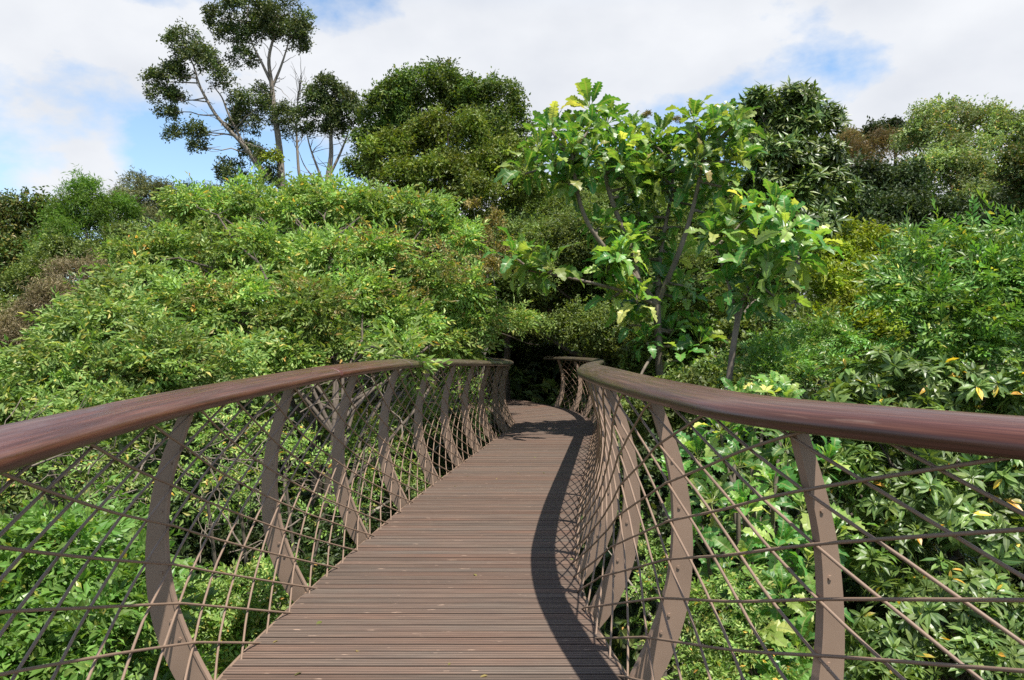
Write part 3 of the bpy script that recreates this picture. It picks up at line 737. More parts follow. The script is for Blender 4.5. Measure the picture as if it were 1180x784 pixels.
def build_pair():
    rows = [(373, 104, 33, 18, 16), (393, 116, 33, 16, 15), (405, 135, 33, 15, 17), (373, 131, 33, 17, 16), (349, 131, 33, 8, 9), (353, 151, 33, 8, 8), (385, 149, 33, 13, 12), (366, 118, 33, 14)]
    lobes = px_lobes(rows); r = np.random.default_rng(78); A = at
    base = A(377, 330, 33); base[2] = float(ground_z(base[0], base[1]))-.1
    t = thing('gum_tree', 'small dark round-crowned tree on thin forked stems right of the tallest tree', 'tree', base)
    ps = [(catmull(np.array([base, A(377, 250, 33), A(377, 211, 33), A(381, 180, 33), A(381, 155, 33), A(384, 130, 33)]), 4), np.linspace(.18, .05, 21)),
          (catmull(np.array([A(377, 222, 33), A(366, 195, 33), A(357, 170, 33), A(352, 150, 33)]), 4), np.linspace(.07, .02, 13)),
          (catmull(np.array([A(378, 205, 33), A(390, 180, 33), A(398, 160, 33), A(404, 140, 33)]), 4), np.linspace(.07, .02, 13)),
          (catmull(np.array([A(377, 225, 33), A(362, 206, 33), A(350, 190, 33), A(343, 172, 33)]), 4), np.linspace(.05, .01, 13))]
    sk = np.concatenate([p for p, _ in ps[:3]])
    for c, q in lobes:
        k = sk[np.argmin(np.linalg.norm(sk-c, axis=1))]; ps.append((wob(k, c, 5, .05, r), np.linspace(.035, .012, 5)))
    for _ in range(22):
        k = sk[r.integers(8, len(sk))]; e = k+unit(r.normal(size=3)*[1, 1, .5]+np.array([0, 0, .9]))*r.uniform(.5, 1.3); ps.append((wob(k, e, 5, .04, r), np.linspace(.016, .005, 5)))
    tube_obj('trunk', ps, M['bark_grey'], t, base, sides=6)
    foliage('crown', lobes, 'tuft_far', 'gum', 15, t, base, 503, .72, subn=16, subr=.38, inner=.2)
    # bare dead tree between the two
    base = A(350, 330, 35); base[2] = float(ground_z(base[0], base[1]))-.1
    t = thing('dead_tree', 'leafless spindly tree with fine upright twigs between the two gum trees', 'tree', base)
    main = catmull(np.array([base, A(347, 240, 35), A(343, 190, 35), A(341, 150, 35), A(342, 120, 35), A(346, 95, 35)]), 5)
    ps = [(main, np.linspace(.10, .02, len(main)))]
    for _ in range(34):
        k = main[r.integers(12, len(main))]; d = unit(r.normal(size=3)*[1, 1, .3]+np.array([0, 0, 1.5])); e = k+d*r.uniform(.5, 1.4)
        P = wob(k, e, 6, .04, r); ps.append((P, np.linspace(.020, .006, 6)))
        for __ in range(2): q = P[r.integers(2, 6)]; ps.append((wob(q, q+unit(d+r.normal(size=3)*.5)*.5, 4, .02, r), np.linspace(.009, .004, 4)))
    tube_obj('trunk', ps, M['bark_grey'], t, base, sides=5)
build_pair()

plant('broadleaf_tree', 'dark dense round-topped tree on the skyline behind the bright green tree', 'tree',
      [(500, 104, 30, 38, 28), (460, 116, 30, 28, 24), (437, 132, 30, 22, 22), (532, 116, 30, 30, 26), (572, 120, 30, 28, 26), (588, 146, 30, 20, 22), (482, 150, 30, 34, 30), (425, 165, 30, 18, 20), (560, 160, 30, 35, 30), (600, 190, 29, 22, 25), (420, 195, 30, 18, 16)],
      'tuft_far', 'olive', 16, 'bark_dark', rb=.32, size=.8, subn=22, subr=.3)
plant('broadleaf_tree', 'lighter olive rounded tree in front of the dark round-topped one', 'tree',
      [(520, 162, 27, 34, 36), (445, 178, 27, 26, 22), (478, 172, 27.5, 26, 26), (550, 195, 27, 36, 28), (584, 188, 27, 24, 25), (455, 212, 26.5, 26, 22), (508, 210, 26, 36, 28), (602, 220, 26, 24, 22), (560, 228, 25.5, 35, 22)],
      'tuft_far', 'olive_light', 18, 'bark_dark', rb=.28, size=.78, subn=20, subr=.32)
# left skyline
plant('broadleaf_tree', 'dark brown-green tree at the far left edge of the skyline', 'tree',
      [(-30, 265, 34, 36, 36), (5, 262, 34, 32, 34), (42, 255, 34, 24, 26), (52, 300, 33, 26, 30), (10, 312, 33, 38, 34), (-40, 320, 33, 36, 40), (30, 340, 32, 30, 25)],
      'tuft_far', 'browngreen', 10, 'bark_dark', rb=.2, subn=15, subr=.36)
plant('feathery_tree', 'soft feathery bright green tree on the left skyline', 'tree',
      [(100, 236, 33, 26, 26), (128, 250, 33, 22, 26), (75, 252, 33, 20, 20), (95, 272, 32, 36, 26), (135, 280, 32, 20, 18), (60, 292, 32, 18, 18)],
      'tuft_wisp', 'feather', 12, 'bark_mid', rb=.16, subn=20, subr=.3)
gg = [('tall grey-green tree directly behind the feathery bright tree', [(155, 215, 40, 11, 17), (150, 240, 40, 22, 22), (172, 232, 40, 13, 18), (165, 262, 39, 24, 18)]),
      ('narrow grey-green tree right of the tallest one in its row', [(189, 222, 41, 10, 14), (196, 243, 41, 15, 18), (190, 265, 40, 22, 16)]),
      ('lowest grey-green treetop beside the gum tree clumps', [(244, 226, 44, 12, 10), (236, 240, 43, 22, 15), (222, 256, 42, 26, 16), (262, 236, 43, 14, 14)]),
      ('small pointed dark-topped tree above the grey-green row', [(218, 222, 46, 6, 9), (214, 240, 46, 14, 14), (205, 258, 45, 18, 14)])]
for k, (lb, rows) in enumerate(gg):
    plant('grey_green_tree', lb, 'tree', rows, 'tuft_wisp', 'greygreen' if k != 3 else 'hedge_dark', 9, 'bark_mid', rb=.12, size=1.1, group='grey-green trees along the left skyline', subn=12, subr=.4)
plant('dry_shrub', 'grey-brown dry twiggy shrub below the skyline at left', 'shrub',
      [(95, 322, 23, 32, 26), (60, 352, 22, 36, 30), (110, 352, 22, 28, 24), (30, 382, 21.5, 34, 26), (5, 400, 21, 30, 24)],
      'tuft_wisp', 'greybrown', 30, 'twig', rb=.08, size=.55, subn=18, subr=.33, stem='stem', twigs=8)
plant('shrub', 'low green shrub at left between dark tree and dry shrub', 'shrub',
      [(-20, 370, 22, 34, 26), (10, 365, 23, 22, 18), (160, 300, 25, 26, 20), (135, 300, 26, 22, 16), (178, 284, 27, 22, 14), (70, 300, 29, 30, 22), (110, 305, 29, 30, 20), (150, 285, 29.5, 26, 20), (40, 325, 28, 30, 22)],
      'tuft_m', 'hedge', 20, 'twig', rb=.06, subn=14, stem='stem')

# ------------------------------------------------------------------ right skyline
plant('spreading_tree', 'pale green wide-crowned tree on the right skyline', 'tree',
      [(1093, 138, 34, 36, 20), (1134, 142, 34, 30, 20), (1070, 160, 34, 32, 24), (1163, 155, 33, 24, 22), (1097, 206, 32, 42, 26), (1134, 215, 32, 34, 24), (1064, 200, 32.5, 24, 24), (1115, 236, 31, 42, 20), (1120, 176, 33, 36, 24), (1190, 180, 33, 26, 30), (1205, 140, 34, 25, 20)],
      'tuft_far', 'lightfar', 11, 'bark_grey', rb=.22, size=.8, subn=18, subr=.33, flat=.6)
plant('sparse_tree', 'brownish thin-leaved tree left of the pale skyline tree', 'tree',
      [(996, 186, 37, 22, 28), (1012, 222, 35, 26, 26), (1022, 170, 37, 20, 18), (1040, 214, 35, 20, 28), (982, 168, 40, 14, 16), (988, 215, 36, 20, 20), (1020, 246, 34, 26, 16)],
      'tuft_wisp', 'brownish', 10, 'bark_grey', rb=.15, size=.9, subn=16, subr=.36, twigs=7)
plant('broadleaf_tree', 'dark tree with rust-tipped leaves at the right edge of the frame', 'tree',
      [(1174, 196, 26, 14, 22), (1200, 190, 26, 22, 30), (1185, 225, 26, 18, 22), (1215, 230, 26, 22, 30)],
      'tuft_far', 'browngreen', 14, 'bark_dark', rb=.14, size=.8, subn=14)
for k, (lb, rows, mm_) in enumerate([('small distant treetop in the gap left of the brownish tree', [(975, 160, 52, 10, 10), (970, 180, 52, 16, 14), (985, 178, 52, 14, 12)], 'greygreen'),
                     ('flat dark treetops on the hill behind the brownish tree', [(1035, 150, 55, 16, 9), (1015, 158, 54, 20, 10), (1050, 160, 54, 20, 14)], 'hedge_dark')]):
    plant('distant_tree', lb, 'tree', rows, 'tuft_big', mm_, 8, 'bark_mid', rb=.15, group='trees on the far hill', subn=10)

plant('glossy_tree', 'tall dark glossy-leaved tree rising behind the large-leaved tree', 'tree',
      [(912, 122, 17.4, 28, 20), (877, 132, 17.4, 24, 22), (944, 142, 17.4, 22, 20), (905, 150, 17.4, 34, 24), (895, 184, 17.0, 36, 28), (940, 186, 17.0, 28, 24), (866, 170, 17.4, 20, 22), (960, 222, 16.8, 18, 22), (930, 228, 16.8, 30, 26), (888, 222, 16.8, 28, 26), (945, 262, 16.3, 18, 20), (905, 262, 16.3, 26, 20)],
      'whorl_big', 'darkgloss', 15, 'bark_mid', rb=.14, size=.95, subn=15, subr=.38)
plant('shrub', 'yellow-green bushy shrub behind the glossy-leaved trees', 'shrub',
      [(992, 280, 19, 24, 22), (1022, 284, 19, 22, 20), (978, 312, 18.5, 30, 26), (1010, 335, 18, 34, 34), (978, 368, 17.5, 32, 30), (955, 335, 18, 22, 30), (1000, 392, 17, 36, 28), (940, 385, 17, 24, 26), (955, 290, 19, 18, 20)],
      'tuft_m', 'yellowgreen', 22, 'bark_mid', rb=.08, subn=16, subr=.33, stem='stem')

plant('broadleaf_tree', 'dense dark green tree below the pale skyline tree, seen above the compound-leaved tree', 'tree',
      [(960, 245, 29, 34, 30), (1010, 262, 29, 40, 30), (1060, 250, 29, 36, 26), (1110, 262, 29, 40, 26), (1160, 255, 29, 40, 30), (1210, 260, 29, 40, 40), (900, 280, 29, 50, 40), (1050, 300, 28, 60, 40), (1150, 300, 28, 60, 40), (1040, 215, 31, 26, 22), (1000, 215, 31, 26, 22)],
      'tuft_far', 'hedge_dark', 10, 'bark_dark', rb=.16, subn=14)
# ------------------------------------------------------------------ centre background
plant('hedge_tree', 'dense mid-green small-leaved tree behind the end of the walkway', 'tree',
      [(640, 252, 29, 34, 22), (690, 240, 29, 36, 26), (740, 246, 29, 36, 26), (700, 288, 26.5, 42, 28), (645, 296, 26.5, 34, 26), (655, 336, 23.5, 36, 26), (715, 338, 23.5, 44, 28), (780, 318, 25, 40, 34), (800, 270, 27, 36, 30), (668, 380, 20.5, 34, 22), (712, 388, 19.5, 38, 28), (755, 385, 19.5, 36, 28), (760, 350, 22, 34, 24)],
      'tuft_s', 'hedge', 55, 'bark_dark', rb=.22, size=1.55, subn=16, subr=.36)
plant('broadleaf_tree', 'dark olive tree filling the skyline low between the round trees and the lobed-leaf tree', 'tree',
      [(620, 250, 31, 40, 34), (680, 225, 31, 40, 30), (740, 215, 31, 40, 34), (800, 220, 31, 40, 34), (860, 240, 30, 40, 34), (640, 300, 30, 50, 40), (720, 280, 30, 50, 40), (800, 290, 30, 50, 40), (840, 325, 28, 44, 34), (890, 320, 27, 44, 34), (790, 345, 27, 44, 30), (590, 290, 29, 34, 34)],
      'tuft_far', 'olive', 9, 'bark_dark', rb=.2, subn=14)
W = lambda x, y, z, a, b: (np.array([x, y, z]), np.array([a, a, b]))
plant('hedge_tree', 'small-leaved tree arching over the far bend of the walkway and shading it', 'tree', None, 'tuft_s', 'hedge', 55, 'bark_dark', rb=.14, size=1.5, subn=16,
      lobes=[W(.2, 21.8, 3.75, 1.6, .9), (W(-1.6, 22.4, 3.45, 1.7, .9)), W(1.9, 22.4, 4.15, 1.5, 1.0), W(.6, 23.8, 3.25, 1.7, .9), W(-1.4, 24.6, 2.95, 1.8, .9), W(-3.4, 24.4, 3.15, 1.7, 1.0), W(2.6, 24.4, 2.85, 1.3, 1.2), W(-.2, 26.4, 2.45, 1.7, 1.2), W(3.0, 23.6, 1.05, .8, 1.2), W(-3.4, 26.8, 2.65, 1.6, 1.2)], base=(2.9, 22.8), fork=np.array([2.7, 22.7, 2.2]))  # overhead lobes added to cast shade on the far bend
plant('shade_filler_tree', 'very dark tree overhanging the far bend of the walkway', 'tree',
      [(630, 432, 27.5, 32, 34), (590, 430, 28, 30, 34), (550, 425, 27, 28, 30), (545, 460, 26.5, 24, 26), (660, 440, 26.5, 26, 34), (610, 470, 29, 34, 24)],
      'tuft_m', 'hedge_dark', 26, 'bark_dark', rb=.2, subn=16, fork=None)  # dark-leaved tree added to darken the end of the walkway
plant('shrub', 'mid-green shrub mass between the forked trunks and the rail', 'shrub',
      [(800, 350, 15, 40, 30), (840, 395, 14, 40, 30), (790, 400, 14, 36, 30), (740, 430, 14, 34, 28), (880, 340, 15, 34, 34), (900, 385, 13, 34, 30), (930, 420, 12, 34, 30), (820, 450, 12, 40, 34), (770, 480, 12, 34, 40), (720, 480, 13, 26, 40)],
      'tuft_m', 'hedge', 30, 'bark_dark', rb=.08, size=.85, subn=14, stem='stem')
plant('flowering_shrub', 'shrub with faded cream-brown flower heads beside the bright green tree', 'shrub',
      [(548, 280, 15.5, 16, 20), (572, 258, 16, 9, 18), (585, 290, 15.5, 10, 16), (560, 310, 15, 18, 14), (545, 236, 16, 7, 6)],
      'tuft_s', 'flower', 30, 'twig', rb=.03, size=1.0, subn=14, stem='stem', twigs=6)

# ------------------------------------------------------------------ big bright tree on the left
plant('bright_tree', 'broad bright green tree spreading above the left handrail', 'tree',
      [(235, 250, 14.5, 29, 18), (285, 246, 14.5, 34, 21), (345, 244, 14.5, 35, 23), (405, 246, 14.2, 35, 23), (462, 252, 14, 34, 21), (515, 276, 14, 27, 21), (196, 290, 13, 29, 20), (240, 300, 13, 42, 30), (315, 305, 12.6, 44, 31), (390, 308, 12.4, 44, 31), (455, 315, 12.6, 40, 31), (515, 330, 13, 34, 28),
       (290, 372, 11.2, 45, 31), (375, 372, 11.2, 45, 31), (450, 375, 12, 42, 26), (210, 362, 11.5, 44, 30), (545, 372, 13.4, 30, 25), (575, 402, 13.6, 22, 11), (500, 398, 12.6, 34, 18), (330, 412, 10.6, 37, 21), (395, 405, 11, 37, 21), (450, 405, 11.5, 34, 16), (270, 430, 10.4, 37, 25), (540, 415, 14, 25, 13), (462, 412, 8.3, 13, 6), (604, 400, 17.5, 18, 13), (585, 372, 17, 22, 16), (218, 232, 14.3, 20, 10), (300, 222, 14.6, 22, 10), (372, 222, 14.6, 24, 11), (430, 232, 14.4, 18, 10), (495, 243, 14, 16, 10), (150, 300, 12.5, 24, 12), (345, 345, 11.6, 34, 18), (270, 338, 11.6, 30, 16), (420, 342, 11.8, 32, 18), (160, 330, 11.8, 30, 16)],
      'sprayA', 'bright', 44, 'bark_dark', base=(-2.6, 9.6), fork=at(385, 500, 9.8), rb=.055, size=1.4, subn=10, subr=.42, inner=.08, flat=.8, up=.35, low=-.5, twigs=2)
plant('bright_tree', 'lower fresh green tree sloping down to the left edge of the frame', 'tree',
      [(125, 345, 10, 26, 20), (85, 388, 9.6, 38, 26), (140, 385, 9.4, 50, 34), (22, 438, 9, 44, 30), (95, 432, 8.8, 54, 36), (175, 432, 8.8, 48, 36), (-30, 466, 8.8, 44, 34), (30, 490, 8.4, 50, 36), (110, 492, 8.2, 50, 34), (-80, 500, 8.6, 50, 40), (235, 415, 9.4, 44, 34), (-110, 430, 9.4, 50, 44)],
      'sprayA', 'bright_blue', 46, 'bark_dark', base=(-5.2, 8.6), rb=.10, size=1.2, subn=11, subr=.42, inner=.12, flat=.8, up=.35, low=-.5)
_bt = [o for o in COL if o.get('label', '').startswith('broad bright green')][0]
foliage('dry_foliage', px_lobes([(430, 290, 11.9, 40, 26), (360, 350, 10.9, 30, 22), (500, 300, 12.2, 34, 30), (530, 330, 12.6, 26, 24), (250, 345, 11.0, 26, 18), (470, 350, 11.8, 34, 22)]), 'sprayA', 'flower', 2.2, _bt, np.array(_bt.location), 640, .9, subn=14, inner=.1)
plant('shade_filler_tree', 'dark tree in the shade close behind the bright green crown', 'tree',
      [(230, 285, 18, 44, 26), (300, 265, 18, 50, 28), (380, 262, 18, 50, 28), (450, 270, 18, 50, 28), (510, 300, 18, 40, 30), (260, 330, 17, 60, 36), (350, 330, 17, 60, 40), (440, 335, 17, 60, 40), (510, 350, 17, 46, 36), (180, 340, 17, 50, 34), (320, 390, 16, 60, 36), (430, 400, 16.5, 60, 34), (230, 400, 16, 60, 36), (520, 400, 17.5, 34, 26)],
      'tuft_m', 'hedge_dark', 16, 'bark_dark', rb=.14, subn=13)  # added backing: dark leaf colour stands for shade in the crown's gaps
# sparse, twiggy growth seen through the left rods
def twig_mess(name, label, regions, n, seed, parent=None, m='twig'):
    r = np.random.default_rng(seed); ps = []; cs = []
    for px, py, Y, R in regions:
        c = at(px, py, Y); cs.append(c)
        for _ in range(n):
            a = c+r.normal(size=3)*R*.45; d = unit(r.normal(size=3)+np.array([.2, 0, .35])); L_ = R*r.uniform(.6, 1.6)
            P = wob(a-d*L_*.5, a+d*L_*.5, 8, L_*.035, r); ps.append((P, np.linspace(.009, .003, 8)*r.uniform(.5, 1.3)))
            for __ in range(3):
                q = P[r.integers(2, 7)]; ps.append((wob(q, q+unit(d+r.normal(size=3)*.7)*L_*.35, 5, .02, r), np.linspace(.005, .002, 5)))
    c = np.mean(cs, 0); base = np.array([c[0], c[1], float(ground_z(c[0], c[1]))-.1])
    t = parent or thing(name, label, 'shrub', base)
    if parent is None:
        for k in cs: ps.append((wob(base, k, 8, .08, r), np.linspace(.045, .014, 8)))
    tube_obj('stem', ps, M[m], t, np.array(t.location), sides=5)
    return t, base
t, b = twig_mess('twiggy_shrub', 'tangle of bare grey twigs with sparse leaves behind the left rods', [(270, 520, 7.6, .8), (330, 560, 7.6, .8), (420, 520, 10, 1.), (240, 580, 6.6, .6), (480, 480, 12.5, 1.0), (130, 560, 7.2, .7), (60, 540, 7.4, .7), (370, 610, 7.6, .7)], 8, 31, m='bark_mid')
foliage('foliage', px_lobes([(270, 510, 8.2, 52, 36), (330, 540, 8.6, 50, 36), (230, 570, 7.4, 50, 34), (420, 520, 11, 50, 40), (480, 480, 13, 46, 36), (150, 560, 7.6, 54, 36), (60, 550, 7.6, 54, 36), (380, 600, 8.6, 40, 30), (450, 570, 11, 40, 36), (530, 470, 15, 36, 34), (-30, 560, 7.6, 50, 40)]), 'sprayA', 'bright', 15, t, np.array(t.location), 611, .85, subn=13, inner=.2)
plant('broadleaf_shrub', 'low shrub of broad fresh green leaves at lower left beyond the rods', 'shrub',
      [(10, 655, 4.5, 60, 40), (75, 650, 4.6, 60, 40), (135, 672, 4.6, 50, 40), (40, 720, 4.2, 80, 50), (120, 735, 4.2, 70, 46), (-60, 700, 4.2, 80, 60), (60, 800, 4.0, 90, 50), (-40, 800, 4.0, 90, 60), (150, 810, 4.1, 60, 40), (110, 618, 5.2, 40, 26)],
      'sprayN', 'broad', 62, 'twig', rb=.05, size=.80, subn=16, subr=.36, stem='stem', up=.4, flat=.7)
plant('shrub', 'yellow-green leafy shrub touching the left side of the deck', 'shrub',
      [(285, 692, 5.5, 32, 26), (245, 735, 5.4, 34, 30), (300, 740, 5.3, 34, 30), (220, 700, 5.8, 28, 24), (270, 790, 5.2, 50, 34), (205, 770, 5.4, 36, 34), (330, 668, 6.2, 22, 20)],
      'sprayA', 'bright', 85, 'twig', rb=.04, size=.7, subn=16, stem='stem')
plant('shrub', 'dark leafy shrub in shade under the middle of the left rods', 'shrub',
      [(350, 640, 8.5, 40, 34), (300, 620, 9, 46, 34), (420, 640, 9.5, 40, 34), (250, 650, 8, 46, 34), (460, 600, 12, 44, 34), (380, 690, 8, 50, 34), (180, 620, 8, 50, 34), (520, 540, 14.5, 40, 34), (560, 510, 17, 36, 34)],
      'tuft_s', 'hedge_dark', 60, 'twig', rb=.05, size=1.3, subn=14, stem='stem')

plant('hedge_tree', 'small-leaved tree between the bright green tree and the forked large-leaved tree', 'tree',
      [(600, 345, 22, 34, 24), (560, 380, 20, 34, 20), (618, 388, 20, 24, 14), (540, 345, 22, 34, 24), (575, 310, 24, 34, 24), (610, 275, 26.5, 30, 22), (622, 318, 23.5, 28, 22), (560, 270, 27, 34, 24)],
      'tuft_s', 'hedge', 50, 'bark_dark', rb=.12, size=1.55, subn=16, subr=.36)
# ------------------------------------------------------------------ large lobed-leaf tree
def build_lobed():
    r = np.random.default_rng(91); K = 1.5; A = lambda x, y, Y: at(x, y, Y*K); Yt = 9.0
    base = A(762, 520, Yt); base[2] = float(ground_z(base[0], base[1]))-.1
    t = thing('large_leaved_tree', 'open forked tree with big lobed leaves in rosettes behind the right rail', 'tree', base)
    S = lambda *p: np.array([A(*q) for q in p])
    ps = [(catmull(np.array([base, A(762, 620, Yt), A(763, 470, Yt), A(760, 420, Yt), A(757, 351, Yt)]), 5), np.linspace(.095, .065, 21)),
          (catmull(S((757, 351, 9), (731, 319, 8.9), (698, 287, 8.8), (672, 245, 8.7), (659, 185, 8.6)), 5), np.linspace(.052, .03, 21)),
          (catmull(S((735, 322, 8.9), (728, 287, 9), (707, 236, 9.1), (698, 199, 9.1), (700, 160, 9.1)), 5), np.linspace(.055, .03, 21)),
          (catmull(S((757, 351, 9), (762, 287, 9.2), (773, 230, 9.3), (777, 190, 9.3)), 5), np.linspace(.047, .026, 16)),
          (catmull(S((757, 351, 9), (783, 290, 8.8), (801, 231, 8.7), (812, 175, 8.6)), 5), np.linspace(.054, .026, 16)),
          (catmull(S((757, 352, 9), (725, 338, 8.8), (690, 328, 8.6), (645, 318, 8.5), (610, 312, 8.4)), 5), np.linspace(.036, .018, 21)),
          (catmull(S((760, 400, 9), (745, 420, 8.7), (735, 440, 8.5)), 5), np.linspace(.03, .02, 11))]
    ros = [(659, 172, 8.6), (640, 190, 8.5), (678, 150, 8.7), (700, 146, 9.1), (712, 172, 9.0), (690, 190, 9.2), (777, 182, 9.3), (760, 160, 9.5), (812, 165, 8.6), (836, 186, 8.5), (800, 190, 8.5), (740, 195, 9.2), (748, 220, 9.3), (608, 308, 8.4),
           (725, 285, 8.9), (757, 262, 9.4), (698, 315, 8.8), (735, 245, 9.3), (720, 215, 9.2), (790, 215, 9.0), (825, 150, 8.7), (622, 172, 8.6), (635, 150, 8.7), (605, 200, 8.6), (655, 212, 8.6), (682, 128, 8.9), (716, 190, 8.8), (850, 190, 8.6), (850, 165, 8.8), (832, 215, 8.6), (800, 140, 8.9), (765, 205, 9.0), (728, 165, 9.3), (590, 296, 8.4), (622, 322, 8.5),
           (690, 262, 9.0), (742, 272, 9.3), (735, 350, 8.8), (790, 345, 9.2), (725, 375, 9.0), (800, 385, 9.3), (745, 395, 8.9), (785, 415, 9.0), (705, 345, 8.9), (715, 305, 8.6), (785, 262, 9.2), (812, 245, 9.0), (740, 325, 9.2), (672, 205, 8.8), (780, 300, 9.3), (765, 335, 9.2), (775, 385, 9.1), (750, 300, 9.2), (770, 430, 9.1)]
    sk = np.concatenate([p for p, _ in ps])
    P = np.array([A(*q) for q in ros]); P = np.concatenate([P, P[::2]+r.normal(size=P[::2].shape)*[.3, .35, .16]])
    for p in P:
        k = sk[np.argmin(np.linalg.norm(sk-p, axis=1))]
        if np.linalg.norm(k-p) > .06: ps.append((wob(k, p, 5, .01, r), np.linspace(.03, .018, 5)))
    tube_obj('trunk', ps, M['bark_mid'], t, base, sides=9)
    n = len(P); U = unit(np.array([0, 0, 1.])+r.normal(size=(n, 3))*.28); D = unit(np.cross(U, randdir(r, n)))
    V, F, At = emit('rosette', P-base, D, U, r.uniform(.85, 1.2, n), r.random(n), r)
    link('crown', tri_mesh('crown', V, F, At, smooth=False), t, M['lobed'])
    # cream flower stalks at the top rosettes
    fs = px_lobes([(746, 132, 14.1, 4, 3), (782, 138, 14, 5, 3), (690, 128, 13.7, 3, 4)])
    foliage('flower_head', fs, 'tuft_s', 'flower', 500, t, base, 505, .5, subn=8)
    # second tree, pale leaning trunk
    K = 1.2; A = lambda x, y, Y: at(x, y, Y*K)
    base = A(815, 600, 8.0); base[2] = float(ground_z(base[0], base[1]))-.1
    t = thing('large_leaved_tree', 'leaning pale-trunked tree with lobed leaves to the right of the open forked one', 'tree', base)
    ps = [(catmull(np.array([base, A(812, 640, 8), A(822, 540, 8), A(838, 450, 8), A(850, 370, 8), A(866, 320, 8)]), 5), np.linspace(.055, .032, 26)),
          (catmull(S((850, 370, 8), (838, 320, 8.1), (825, 285, 8.2)), 4), np.linspace(.026, .015, 9)),
          (catmull(S((862, 330, 8), (890, 300, 7.9), (905, 275, 7.8)), 4), np.linspace(.026, .015, 9)),
          (catmull(S((830, 500, 8), (850, 470, 7.9), (862, 440, 7.9)), 4), np.linspace(.018, .010, 9))]
    ros = [(875, 282, 8), (855, 308, 8), (905, 268, 7.8), (845, 262, 8.3), (822, 276, 8.2), (885, 320, 7.8), (915, 300, 7.9), (868, 345, 8), (840, 335, 8.1), (895, 345, 8.0), (930, 290, 8.2), (862, 250, 8.3), (890, 245, 8.2)]
    P = np.array([A(*q) for q in ros]); sk = np.concatenate([p for p, _ in ps])
    for p in P:
        k = sk[np.argmin(np.linalg.norm(sk-p, axis=1))]; ps.append((wob(k, p, 5, .01, r), np.linspace(.016, .010, 5)))
    tube_obj('trunk', ps, M['bark_mid'], t, base, sides=9)
    n = len(P); U = unit(np.array([0, 0, 1.])+r.normal(size=(n, 3))*.35); D = unit(np.cross(U, randdir(r, n)))
    V, F, At = emit('rosette', P-base, D, U, r.uniform(.8, 1.1, n), r.random(n), r)
    link('crown', tri_mesh('crown', V, F, At, smooth=False), t, M['lobed'])
build_lobed()

plant('compound_leaved_tree', 'dark green tree with glossy compound leaves at the right below the skyline', 'tree',
      [(1079, 284, 10.5, 30, 20), (1125, 286, 10.5, 34, 22), (1170, 282, 10.3, 32, 22), (1060, 312, 10.2, 28, 24), (1116, 330, 10, 44, 32), (1170, 322, 10, 36, 28), (1070, 354, 9.8, 36, 28), (1134, 376, 9.6, 42, 30), (1085, 400, 9.6, 38, 26), (1185, 374, 9.6, 34, 32), (1215, 310, 10, 40, 40), (1240, 380, 10, 44, 40), (1150, 415, 9.4, 42, 26), (1040, 345, 10.2, 22, 26)],
      'compound', 'midgloss', 22, 'bark_dark', rb=.12, size=1.2, subn=15, subr=.36, flat=.7)
plant('glossy_shrub', 'dark glossy shrub under the leaning pale trunk tree', 'shrub',
      [(905, 398, 10.5, 34, 22), (950, 395, 10.5, 32, 20), (900, 432, 9.6, 34, 22), (940, 430, 9.6, 32, 22), (985, 408, 10, 28, 22), (870, 425, 10, 26, 24)],
      'compound', 'midgloss', 30, 'bark_dark', rb=.06, size=.75, subn=13, stem='stem')
plant('whorled_shrub', 'tall shrub with star-like whorls of glossy leaves beneath the right handrail', 'shrub',
      [(1010, 440, 6.9, 44, 28), (1065, 452, 6.8, 44, 30), (1125, 462, 6.7, 46, 32), (1180, 470, 6.6, 44, 36), (985, 482, 6.7, 42, 32), (1040, 506, 6.5, 52, 38), (1115, 520, 6.4, 56, 42), (1180, 545, 6.2, 50, 46), (1000, 560, 6.4, 46, 44),
       (1070, 590, 6.2, 56, 46), (1140, 620, 6.0, 56, 48), (1020, 650, 6.0, 50, 46), (1250, 520, 6.4, 60, 60), (1250, 640, 6, 60, 60)],
      'whorl', 'rhodo', 30, 'bark_dark', rb=.08, size=1.12, subn=11, subr=.36, stem='stem', up=.55, inner=.2)
plant('whorled_shrub', 'lower shrub with whorled leaves and yellowing tips in the bottom right corner', 'shrub',
      [(1085, 690, 5.5, 56, 42), (1150, 720, 5.4, 56, 44), (1030, 730, 5.4, 44, 36), (1100, 780, 5.0, 66, 40), (1180, 800, 5.0, 60, 50), (1010, 800, 5.0, 50, 40), (1240, 740, 5.2, 60, 60), (960, 790, 5.2, 36, 34)],
      'whorl', 'rhodo', 34, 'bark_dark', rb=.06, size=.95, subn=11, subr=.36, stem='stem', up=.55, inner=.2)
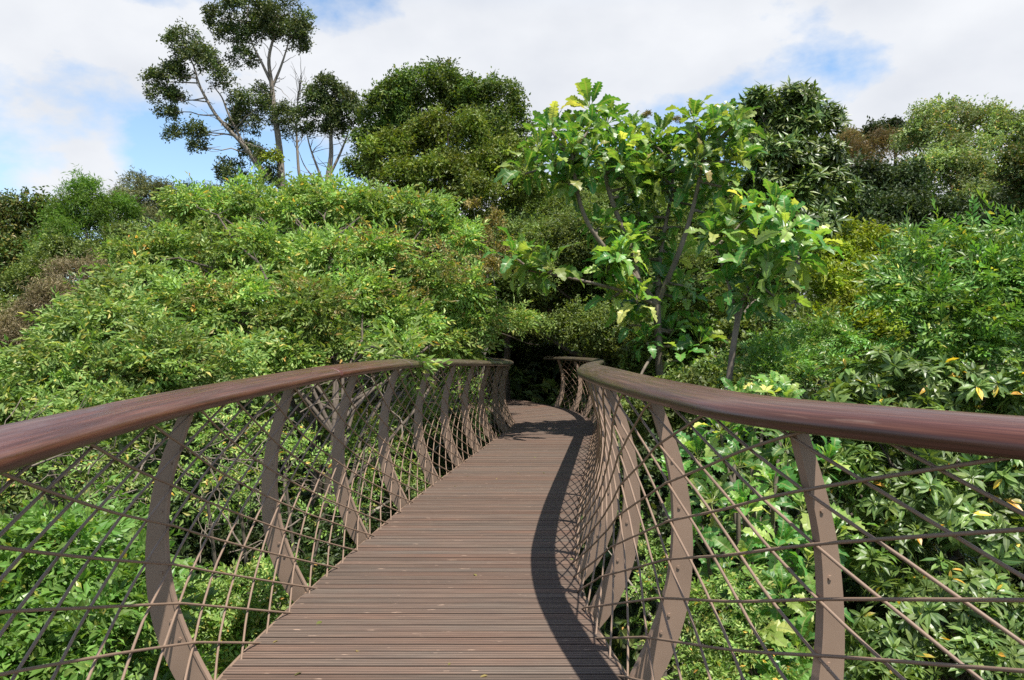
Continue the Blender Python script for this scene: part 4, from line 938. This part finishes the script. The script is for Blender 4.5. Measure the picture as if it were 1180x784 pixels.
# large lobed leaves low on the right, close to the rods
def build_low_lobed():
    r = np.random.default_rng(93); A = at
    ros = [(845, 515, 7.4), (885, 535, 7.2), (915, 560, 7.0), (870, 620, 6.8), (840, 600, 7.0), (910, 625, 6.8), (885, 665, 6.5), (920, 680, 6.4), (865, 700, 6.2), (945, 740, 6.0), (830, 670, 6.6), (830, 500, 6.6), (870, 490, 6.6), (905, 520, 6.2), (850, 540, 6.2), (890, 560, 6.0), (925, 590, 5.8), (860, 590, 5.8), (820, 580, 6.0), (895, 630, 5.6), (855, 650, 5.6), (930, 650, 5.6), (900, 690, 5.3), (940, 700, 5.4), (870, 730, 5.2), (920, 750, 5.1), (800, 620, 5.9), (805, 530, 6.6), (950, 540, 6.3), (900, 800, 5.0), (780, 560, 6.6), (885, 455, 7.2), (850, 460, 7.2), (905, 470, 6.9), (960, 620, 6.0)]
    P = np.array([A(*q) for q in ros]); c = P.mean(0); base = np.array([c[0]+.2, c[1]+.3, float(ground_z(c[0], c[1]))-.1])
    t = thing('large_leaved_shrub', 'shrub of large lobed glossy leaves seen through the right rods', 'shrub', base)
    ps = [(wob(base, c+np.array([0, .3, -1.2]), 8, .05, r), np.linspace(.07, .05, 8))]
    for p in P: ps.append((wob(c+np.array([0, .3, -1.2]), p, 7, .03, r), np.linspace(.03, .012, 7)))
    tube_obj('stem', ps, M['bark_mid'], t, base, sides=7)
    n = len(P); U = unit(np.array([-.15, -.45, 1.])+r.normal(size=(n, 3))*.3); D = unit(np.cross(U, randdir(r, n)))
    V, F, At = emit('rosette', P-base, D, U, r.uniform(.5, .72, n), r.random(n), r)
    link('crown', tri_mesh('crown', V, F, At), t, M['lobed'])
build_low_lobed()
plant('shrub', 'fine-leaved yellow-green shrub at the foot of the right ribs', 'shrub',
      [(840, 690, 5.2, 34, 28), (800, 720, 5.1, 34, 28), (860, 760, 5.0, 40, 30), (790, 770, 5.0, 34, 28), (760, 690, 5.8, 30, 30), (735, 640, 6.6, 26, 28), (820, 800, 4.8, 46, 30), (700, 640, 6.8, 22, 26), (740, 745, 5.6, 30, 28)],
      'sprayA', 'bright', 60, 'twig', rb=.03, size=.62, subn=11, stem='stem')
plant('shrub', 'dark shrub filling the shade behind the whorled leaves', 'shrub',
      [(960, 500, 8.6, 50, 40), (1040, 560, 8.4, 60, 50), (1120, 600, 8.2, 70, 60), (900, 600, 7.8, 60, 50), (980, 660, 7.6, 60, 50), (860, 520, 9, 50, 44), (1060, 720, 7.4, 70, 60), (780, 560, 9.4, 44, 44), (800, 640, 8.2, 44, 40), (940, 760, 6.6, 60, 46), (1180, 700, 7.6, 60, 60), (720, 560, 9.6, 30, 44), (850, 740, 7, 50, 40)],
      'tuft_m', 'hedge_dark', 26, 'bark_dark', rb=.07, size=.9, subn=13, stem='stem')  # dark leaf colour paints shade into the gaps between whorls

# ------------------------------------------------------------------ undergrowth on the slopes
r = np.random.default_rng(7); n = 26000
yy = r.uniform(-6, 62, n)**1.0; xx = r.uniform(-1, 1, n)*(9+.95*np.clip(yy, 0, 62))
zz = ground_z(xx, yy); hgt = r.random(n)**2*1.3
P = np.stack([xx, yy, zz+hgt], 1)
k = np.linalg.norm(P[:, None, :2]-mid[None, ::25], axis=2).min(1); P = P[(k > 1.7) | (P[:, 2] < -.9)]; n = len(P)
N = unit(r.normal(size=(n, 3))*.6+np.array([0, 0, 1]))
V, F, A = emit('tuft_big', P, unit(r.normal(size=(n, 3))), N, r.uniform(.8, 2.0, n), r.random(n), r)
o = link('undergrowth', tri_mesh('undergrowth', V, F, A), None, M['under']); o['kind'] = 'stuff'
r = np.random.default_rng(21); T['fallen'] = [(lambda q: (q[0], q[1], q[2], np.zeros(len(q[0]), int)))(leaf(.05, .024, .2, .15, 3)) for _ in range(2)]
ss = r.uniform(2.5, sm[-1]*.85, 46); u_ = r.beta(.6, .8, 46); P = np.array([np.append(sect(a)[:2]*(1-b)+sect(a)[2:]*b, .004) for a, b in zip(ss, u_)])
V, F, A = emit('fallen', P, unit(r.normal(size=(46, 3))*[1, 1, .04]), np.array([[0, 0, 1.]]*46)+r.normal(size=(46, 3))*.15, r.uniform(.5, 1.1, 46), r.random(46), r)
o = link('leaf_litter', tri_mesh('leaf_litter', V, F, A), None, M['flower']); o['kind'] = 'stuff'
print('tris', sum(len(m_.polygons) for m_ in bpy.data.meshes))
